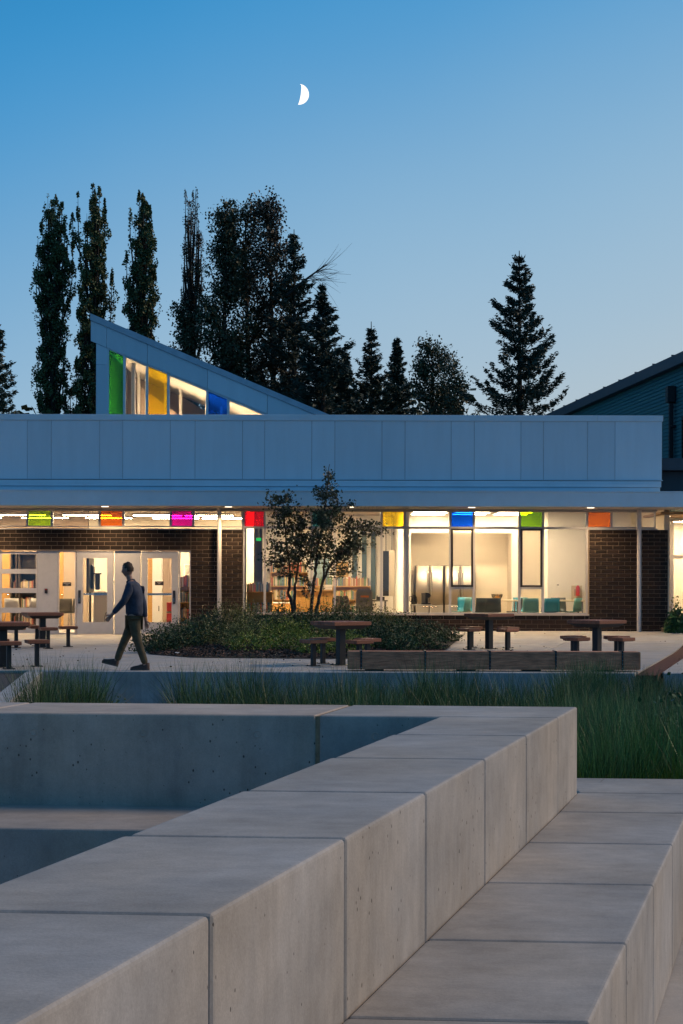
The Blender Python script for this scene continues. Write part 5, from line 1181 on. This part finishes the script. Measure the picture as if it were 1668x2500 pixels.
def branchy(label, px, D, top_py, prof, nl, m, leaf=0.16, nsub=8, sublen=1.3, nleaf=46, spread=0.2, rise=1.2, trunk_r=0.34, t0=0.3, seed=1, bare=0.0, group='broadleaf trees behind the school'):
    """trunk, limbs, side branches and leaves strung along the side branches"""
    rnd = random.Random(seed); k = D/F; x = X(px, D); Ht = EYE+(hz(px)-top_py)*k-TZ
    o = empty('broadleaf_tree', label, 'tree', (x, D, TZ), 0, group); wood = MB(); C = []; S = []; ts, ws = zip(*prof)
    def axis(t): return Vector((0.35*math.sin(2.3*t+px)*t, 0.3*math.cos(1.7*t+px)*t, t*Ht))
    wood.tube([axis(t) for t in np.linspace(0, 0.96, 12)], [trunk_r*(1-0.9*t) for t in np.linspace(0, 1, 12)], 8)
    for i in range(nl):
        te = t0+(1-t0)*((i+rnd.random())/nl)**0.9; R_ = float(np.interp(te, ts, ws))*k*rnd.uniform(0.55, 1.12); a = rnd.uniform(0, 6.283)
        ts_ = max(0.12, te-(R_*rise+0.8)/Ht); p0 = axis(ts_); p3 = axis(te)+Vector((R_*math.cos(a), R_*math.sin(a)*0.8, 0)); p1 = p0.lerp(p3, 0.45)+Vector((math.cos(a), math.sin(a), -0.25))*R_*0.18
        L = [p0, p0.lerp(p1, 0.5), p1, p1.lerp(p3, 0.5)+Vector((0, 0, -0.08*R_)), p3]
        r0 = 0.09*(1-te)+0.035; wood.tube(L, [r0, r0*0.8, r0*0.6, r0*0.4, 0.012], 5, cap=False)
        for j in range(nsub):
            u = rnd.uniform(0.25, 1.0); q = u*4; ii = min(3, int(q)); b0_ = L[ii].lerp(L[ii+1], q-ii)
            d = ((p3-p0).normalized()*0.7+Vector((rnd.gauss(0, 0.7), rnd.gauss(0, 0.7), rnd.gauss(0.25, 0.45)))).normalized(); ln = sublen*rnd.uniform(0.45, 1.2)*(1.1-0.35*te)
            b1 = b0_+d*ln+Vector((0, 0, -0.06*ln)); wood.tube([b0_, b0_.lerp(b1, 0.5)+Vector((0, 0, 0.05)), b1], [0.02, 0.014, 0.005], 4, cap=False)
            if rnd.random() < bare*max(0, te-0.6)*2.5: continue
            n = int(nleaf*rnd.uniform(0.5, 1.3)); uu = RNG.random(n)**0.8; A0 = np.array(b0_); A1 = np.array(b1)
            P = A0+(A1-A0)*uu[:, None]+RNG.normal(size=(n, 3))*spread*(0.6+0.6*np.sin(uu*3.1))[:, None]; C.append(P); S.append(RNG.uniform(leaf*0.6, leaf*1.3, n))
    link('trunk', wood.mesh('trunk', smooth=True), BARK, o); link('crown', leaf_mesh('crown', np.concatenate(C), np.concatenate(S), 0.7), m, o)
branchy('broad leafy tree against the sparse poplar', 545, 78, 500, [(0.2, 85), (0.45, 82), (0.6, 66), (0.76, 54), (0.9, 40), (1, 14)], 74, BRD, seed=21)
branchy('tall dark broadleaf tree with bare twigs at its top', 612, 80, 496, [(0.2, 85), (0.45, 84), (0.6, 66), (0.8, 46), (0.93, 30), (1, 14)], 74, BRD, seed=22, bare=0.7)
branchy('rust-tinged broadleaf tree beside the tall dark one', 668, 79, 494, [(0.2, 85), (0.45, 84), (0.6, 68), (0.8, 56), (0.92, 32), (1, 10)], 66, RUS, seed=23, bare=0.25)
branchy('rounded autumn tree in the low tree group beyond the parapet', 1050, 95, 836, [(0.1, 74), (0.4, 72), (0.7, 60), (0.9, 42), (1, 16)], 60, BRD, seed=24, t0=0.15, leaf=0.18)
branchy('small rounded tree at the edge of the low tree group', 1106, 92, 893, [(0.1, 40), (0.5, 36), (0.85, 24), (1, 9)], 34, BRD, seed=25, t0=0.15, sublen=0.9, trunk_r=0.2)
branchy('leafy side tree hanging low in front of the sparse poplar', 440, 79, 735, [(0.55, 30), (0.8, 44), (0.92, 30), (1, 10)], 18, BRD, seed=26, t0=0.6, trunk_r=0.12, sublen=1.0)
def conifer(label, px, D, top_py, base_w, dens=1.0, up=0.25, name='fir_tree', group='conifers behind the school', bare=0.0, seed=1, gap=0.55, m=NDL, skinny=1.0):
    rnd = random.Random(seed); x = X(px, D); k = D/F; Ht = EYE+(hz(px)-top_py)*D/F-TZ; Rm = base_w*k
    o = empty(name, label, 'tree', (x, D, TZ), 0, group); wood = MB(); C = []; A = []; S = []
    wood.tube([(0, 0, 0), (0.05, 0, Ht*0.5), (0, 0, Ht)], [0.30, 0.17, 0.02], 8)
    z = Ht*0.12
    while z < Ht*0.985:
        t = z/Ht; L0 = Rm*min(1.0, 1.76*(1-t)**0.75)*(0.55+0.45*min(1, (1-t)/0.16))+0.05; nbr = rnd.randint(4, 7)
        for b in range(nbr):
            a = rnd.uniform(0, 6.283); L = L0*rnd.uniform(0.55, 1.15)
            if rnd.random() < 0.12: L *= 1.12
            droop = rnd.uniform(0.10, 0.34)*(1-t*0.8); dirv = np.array([math.cos(a), math.sin(a), 0]); pts = []
            for s in np.linspace(0, 1, 7):
                zz2 = z+L*(-droop*math.sin(s*2.3)*1.0+(up*(1-0.4*t)+0.22*t)*s**2.2); pts.append(np.array([0, 0, zz2])+dirv*L*s)
            wood.tube([tuple(p) for p in pts], [0.045*(1-t)+0.012, 0.035*(1-t)+0.011, 0.028*(1-t)+0.01, 0.02, 0.016, 0.011, 0.005], 4, cap=False)
            ns = int(max(8, L*26*dens))
            s = np.array([rnd.random()**0.75 for _ in range(ns)])*0.98+0.02
            idx = np.minimum(5, (s*6).astype(int)); fr_ = (s*6-idx)[:, None]; P = np.array(pts); c = P[idx]*(1-fr_)+P[idx+1]*fr_
            side = np.cross(dirv, [0, 0, 1]); off = RNG.normal(size=ns)*(0.04+0.15*L*np.clip(1-s, 0.0, 1)**0.8)*skinny
            hang = -np.abs(RNG.normal(size=ns))*(0.03+0.10*L*np.clip(1-s, 0.0, 1)**0.7)
            c = c+side*off[:, None]; c[:, 2] += hang
            for rep in range(4):
                C.append(c+RNG.normal(size=c.shape)*0.06); al = dirv*0.8+side*np.sign(off)[:, None]*0.5+np.array([0, 0, 0.15]); A.append(al); S.append(RNG.uniform(0.12, 0.30, ns))
        z += rnd.uniform(gap*0.6, gap*1.2)*(1-0.55*t)
    C = np.concatenate(C); A = np.concatenate(A); S = np.concatenate(S)
    link('trunk', wood.mesh('trunk'), BARK, o); link('crown', leaf_mesh('crown', C, S, 0.34, A, 0.45), m, o)
    return o
conifer('tall lone fir with upswept drooping branches, standing apart', 1266, 72, 612, 132, seed=3, gap=0.8, dens=1.15, up=0.42, skinny=0.72)
flank_fir = conifer('dark fir at the flank of the broadleaf group', 716, 77, 560, 112, seed=5, dens=1.1, gap=0.75)
conifer('broad dark fir with low wide boughs behind the monitor roof end', 786, 74, 690, 112, seed=8, dens=1.1, gap=0.6)
conifer('narrow fir in the low tree group beyond the parapet', 905, 82, 785, 78, seed=11, gap=0.6, dens=1.1)
conifer('dense small fir between narrow fir and autumn tree', 968, 84, 822, 66, seed=13, gap=0.45, dens=1.4)
conifer('dark conifer beside the poplars, beyond the building end', -12, 70, 770, 75, seed=17, gap=0.6, dens=1.2)
conifer('low dense fir filling the foot of the broadleaf group', 840, 76, 850, 70, seed=19, gap=0.45, dens=1.4)
# bare dead limb with fine curved twigs
mb = MB()
P0 = at(735, 690, 76.6); P1 = at(795, 645, 76.6)
for k in range(34):
    t = random.random()**0.7; st = P0.lerp(P1, t*0.75)-P0; ln = random.uniform(1.0, 2.3); a = random.uniform(-0.9, 1.1); d = Vector((math.cos(a), random.uniform(-0.4, 0.4), math.sin(a)*0.7))
    cv = random.uniform(-0.55, 0.6); pts = [st+d*ln*s+Vector((0, 0, ln*cv*s*s)) for s in np.linspace(0, 1, 6)]; mb.tube(pts, [0.016, 0.014, 0.012, 0.009, 0.007, 0.004], 4, cap=False)
mb.tube([(-0.8, 0, -0.7), (0, 0, 0), tuple(P1-P0)], [0.09, 0.07, 0.025], 6); dl = link('dead_limb', mb.mesh('dead_limb'), BARK, flank_fir); dl.location = P0-Vector(flank_fir.location); dl['label'] = 'bare upswept dead limb with fine curved twigs'
# far wood line that closes the gaps low behind the roof
C = []; 
for px in np.arange(-200, 1950, 9):
    D = random.uniform(100, 112); hh = random.uniform(0.55, 1.0)*(EYE+(1422-985)*D/F-TZ)*(1.0 if not 690 < px < 1120 else 1.12)
    if px > 1120: hh *= 0.93
    n = 150; C.append(np.stack([X(px, D)+RNG.normal(size=n)*0.8, D+RNG.normal(size=n), TZ+hh*RNG.random(n)**0.8], 1))
C = np.concatenate(C); tag(link('treeline', leaf_mesh('treeline', C, RNG.uniform(0.5, 1.1, len(C)), 0.7), BRD), 'dark far line of trees behind the school roof', 'trees', kind='stuff')

# ------------------------------------------------------------------ moon: the lit part of a sphere
DMn = 1400; mc = at(727, 231, DMn); rm = 24.6/F*DMn; mb = MB(); nu, nv = 14, 28
b0 = math.asin(0.25)
for j in range(nv+1):
    th = math.pi*j/nv
    for i in range(nu+1):
        la = b0+(math.pi/2-b0)*i/nu; mb.v.append((rm*math.sin(th)*math.sin(la), -rm*math.sin(th)*math.cos(la), rm*math.cos(th)))
for j in range(nv):
    for i in range(nu): a = j*(nu+1)+i; mb.f.append((a, a+1, a+nu+2, a+nu+1))
mo = tag(mb.build('moon', lamp_mat('moonlight', (1.0, 0.97, 0.93), 1.3)), 'white crescent moon in the clear evening sky', 'moon'); mo.location = mc
mo.rotation_euler = (0, R(5.5), 0)

# ------------------------------------------------------------------ walking person
DP = 22.95; KZ = 7.835*F/DP
PX0 = X(320, DP); pz0 = 0.0
def J2(u, v, dy): return Vector((X(230+u/7.835, DP)-PX0, dy, (2235-v)/KZ))
def skin_mesh(name, pts, edges, radii, root, sub=2):
    me = bpy.data.meshes.new(name+'_cage'); me.from_pydata([tuple(p) for p in pts], edges, []); o = bpy.data.objects.new(name+'_cage', me); COL.objects.link(o)
    o.modifiers.new('skin', 'SKIN'); sv = me.skin_vertices[0].data if len(me.skin_vertices) else None
    if sv is None:
        bm = bmesh.new(); bm.from_mesh(me); bm.verts.layers.skin.verify(); bm.to_mesh(me); bm.free(); sv = me.skin_vertices[0].data
    for i, r_ in enumerate(radii):
        sv[i].radius = (r_, r_) if not hasattr(r_, '__len__') else r_; sv[i].use_root = (i == root)
    o.modifiers['skin'].use_smooth_shade = True
    s = o.modifiers.new('sub', 'SUBSURF'); s.levels = sub; s.render_levels = sub
    dg = bpy.context.evaluated_depsgraph_get(); out = bpy.data.meshes.new_from_object(o.evaluated_get(dg)); out.name = name
    bpy.data.objects.remove(o)
    for p in out.polygons: p.use_smooth = True
    return out
SKIN = mat('skin', (0.36, 0.20, 0.14), 0.55, var=0.06); JACK = mat('navy_jacket', (0.045, 0.055, 0.085), 0.85, var=0.35, scale=9, bump=0.8, bscale=11); TROU = mat('olive_trousers', (0.095, 0.074, 0.038), 0.85, var=0.3, scale=9, bump=0.8, bscale=10)
HAIR = mat('brown_hair', (0.06, 0.032, 0.018), 0.7, var=0.3, scale=50); SHOE = mat('brown_shoe', (0.07, 0.038, 0.026), 0.6, var=0.3, scale=20)
SOLE = mat('shoe_sole', (0.10, 0.085, 0.075), 0.7)
pe = empty('person', 'person in navy jacket and olive trousers striding past the planting bed', 'person', (PX0, DP, 0))
pelvis = J2(765, 1270, 0); waist = J2(775, 1080, 0); chest = J2(765, 820, 0); upper = J2(745, 620, 0); neck = J2(690, 520, 0); hd = J2(650, 400, 0)
shF, shB = J2(725, 640, -0.15), J2(790, 640, 0.17)
elF, wrF = J2(610, 920, -0.22), J2(390, 1165, -0.20)
elB, wrB = J2(905, 960, 0.21), J2(955, 1270, 0.20)
hpF, hpB = J2(745, 1310, 0.09), J2(785, 1310, -0.09)
knF, anF = J2(585, 1640, 0.09), J2(420, 2040, 0.08)
knB, anB = J2(845, 1670, -0.09), J2(990, 2085, -0.08)
hlF, toF = J2(405, 2120, 0.08), J2(200, 2075, 0.09)
hlB, toB = J2(1040, 2165, -0.08), J2(785, 2195, -0.09)
pts = [pelvis, waist, chest, upper, neck, hd, shF, elF, wrF, shB, elB, wrB, hpF, knF, anF, hpB, knB, anB]
ed = [(0, 1), (1, 2), (2, 3), (3, 4), (4, 5), (3, 6), (6, 7), (7, 8), (3, 9), (9, 10), (10, 11), (0, 12), (12, 13), (13, 14), (0, 15), (15, 16), (16, 17)]
rd = [0.115, 0.105, 0.125, 0.105, 0.05, 0.055, 0.06, 0.042, 0.027, 0.06, 0.042, 0.027, 0.085, 0.055, 0.036, 0.085, 0.055, 0.036]
def hand(wr, dirv, side):
    """palm and five fingers, slightly curled"""
    d = dirv.normalized(); up = Vector((0, -1, 0)) if side < 0 else Vector((0, 1, 0)); s = d.cross(up).normalized(); i0 = len(pts)
    palm = wr+d*0.055; pts.append(palm); ed.append((8 if side < 0 else 11, i0)); rd.append(0.026)
    for k, L in enumerate((0.062, 0.072, 0.068, 0.052)):
        b = palm+s*(0.026-0.0175*k)+d*0.035; m1 = b+d*L*0.5+up*0.004; m2 = b+d*L*0.9-up*0.018*-side*0+s*0.0+Vector((0, 0, -0.006)); j = len(pts)
        pts.extend([b, m1, m2]); ed.extend([(i0, j), (j, j+1), (j+1, j+2)]); rd.extend([0.0095, 0.009, 0.0075])
    j = len(pts); t0 = palm-d*0.01+s*0.034; pts.extend([t0, t0+d*0.03+s*0.02, t0+d*0.055+s*0.022]); ed.extend([(i0, j), (j, j+1), (j+1, j+2)]); rd.extend([0.0115, 0.010, 0.0085])
hand(wrF, (wrF-elF), -1); hand(wrB, (wrB-elB), 1)
for h_, t_, an in ((hlF, toF, 14), (hlB, toB, 17)):
    j = len(pts); pts.extend([h_.lerp(t_, 0.25), t_]); ed.extend([(an, j), (j, j+1)]); rd.extend([0.036, 0.022])
bme_ = skin_mesh('body', pts, ed, rd, 0, 2); link('body', bme_, SKIN, pe)
# head with nose, jaw, ears; turned slightly away, looking along the path
hc = J2(640, 318, 0); bm = bmesh.new(); bmesh.ops.create_uvsphere(bm, u_segments=24, v_segments=18, radius=1.0)
for v in bm.verts:
    x, y, z = v.co; X_, Y_, Z_ = x*0.092, y*0.076, z*0.118
    if z < 0: X_ += -0.016*(-z)**1.2; Y_ *= 1-0.28*(-z)**1.5; X_ *= 1-0.12*(-z)
    if x < -0.2 and abs(y) < 0.24 and -0.42 < z < 0.16: X_ -= 0.022*(1-abs(y)/0.24)*(1-abs(z+0.2)/0.36 if abs(z+0.2) < 0.36 else 0)
    if x < -0.6 and 0.0 < z < 0.2 and 0.2 < abs(y) < 0.55: X_ += 0.008
    if x < -0.6 and abs(z+0.52) < 0.07: X_ += 0.005
    v.co = (X_, Y_, Z_)
for f in bm.faces: f.smooth = True
me = bpy.data.meshes.new('head'); bm.to_mesh(me); bm.free(); he_ = link('head', me, SKIN, pe, hc, (0, R(-6), R(-14)))
for s in (-1, 1):
    MB().lathe([(0.002, -0.008), (0.018, -0.004), (0.02, 0.004), (0.01, 0.009), (0.001, 0.006)], 12).build('ear', SKIN, he_, (0.012, s*0.076, -0.008), (R(90), 0, 0), smooth=True).scale = (0.8, 1.5, 1)
    MB().lathe([(0.001, -0.009), (0.008, -0.005), (0.010, 0), (0.008, 0.005), (0.001, 0.009)], 10).build('eye', BLACK, he_, (-0.074, s*0.03, 0.008), smooth=True)
bm = bmesh.new(); bmesh.ops.create_uvsphere(bm, u_segments=28, v_segments=20, radius=1.0)
bmesh.ops.delete(bm, geom=[v for v in bm.verts if (v.co.z < 0.5 and v.co.x < -0.3) or (v.co.z < 0.1 and v.co.x < 0.05) or v.co.z < -0.45], context='VERTS')
for v in bm.verts:
    x, y, z = v.co; q = 1+0.03*math.sin(17*x+9*y)+0.03*math.sin(13*z+7*x); v.co = (x*0.099*q+0.003, y*0.083*q, z*0.124*q+0.003)
for f in bm.faces: f.smooth = True
me = bpy.data.meshes.new('hair'); bm.to_mesh(me); bm.free(); ho = link('hair', me, HAIR, he_); ho.modifiers.new('t', 'SOLIDIFY').thickness = 0.008
# clothing
hem = J2(770, 1290, 0)
jp = [J2(770, 1240, 0), waist, chest, upper, J2(715, 560, 0), shF, shF.lerp(elF, 0.5), elF, elF.lerp(wrF, 0.5), wrF.lerp(elF, 0.08), shB, shB.lerp(elB, 0.5), elB, wrB.lerp(elB, 0.08)]
je = [(0, 1), (1, 2), (2, 3), (3, 4), (3, 5), (5, 6), (6, 7), (7, 8), (8, 9), (3, 10), (10, 11), (11, 12), (12, 13)]
jr = [(0.160, 0.165), (0.148, 0.15), (0.155, 0.165), (0.125, 0.135), 0.068, 0.085, 0.072, 0.06, 0.052, 0.043, 0.085, 0.072, 0.06, 0.044]
link('jacket', skin_mesh('jacket', jp, je, jr, 0, 2), JACK, pe)
MB().tube([J2(712, 575, 0), J2(690, 515, 0)], [0.082, 0.07], 16, cap=False).build('collar', JACK, pe).modifiers.new('t', 'SOLIDIFY').thickness = 0.008
tp_ = [J2(765, 1240, 0), hpF, hpF.lerp(knF, 0.5), knF, knF.lerp(anF, 0.5), anF+Vector((0.0, 0, -0.03)), hpB, hpB.lerp(knB, 0.5), knB, knB.lerp(anB, 0.5), anB+Vector((0.01, 0, -0.04))]
te = [(0, 1), (1, 2), (2, 3), (3, 4), (4, 5), (0, 6), (6, 7), (7, 8), (8, 9), (9, 10)]
trr = [(0.14, 0.135), 0.105, 0.09, 0.072, 0.065, 0.056, 0.105, 0.092, 0.074, 0.066, 0.058]
link('trousers', skin_mesh('trousers', tp_, te, trr, 0, 2), TROU, pe)
def shoe(hl, to, tilt):
    d = (to-hl); L = d.length+0.06; a = math.atan2(d.z, -d.x) if True else 0
    prof = [(-0.03, 0.052, 0.115), (0.02, 0.056, 0.12), (0.08, 0.055, 0.095), (0.15, 0.058, 0.07), (0.22, 0.058, 0.055), (L-0.03, 0.045, 0.045), (L, 0.012, 0.028)]
    mb = MB(); n = 10
    for x, wv, h in prof:
        for k in range(n):
            t = math.pi*k/(n-1); mb.v.append((-x, wv*0.8*math.cos(t), 0.018+h*math.sin(t)*0.9))
    for i in range(len(prof)-1):
        for k in range(n-1): q = i*n+k; mb.f.append((q, q+1, q+n+1, q+n))
    mb.f.append(tuple(range(n))); mb.f.append(tuple((len(prof)-1)*n+k for k in range(n)))
    s = mb.build('shoe', SHOE, pe, smooth=True)
    sol = [(-x, wv*0.86) for x, wv, h in prof]+[(-x, -wv*0.86) for x, wv, h in reversed(prof)]
    MB().prism(sol, 0, 0.02).build('sole', SOLE, s)
    s.location = (hl.x, hl.y, max(0.0, hl.z-0.06)); s.rotation_euler = (0, tilt, 0)
    return s
shoe(hlB, toB, 0.0).location.z = 0.0
s_ = shoe(hlF, toF, R(14)); s_.location.z = 0.055
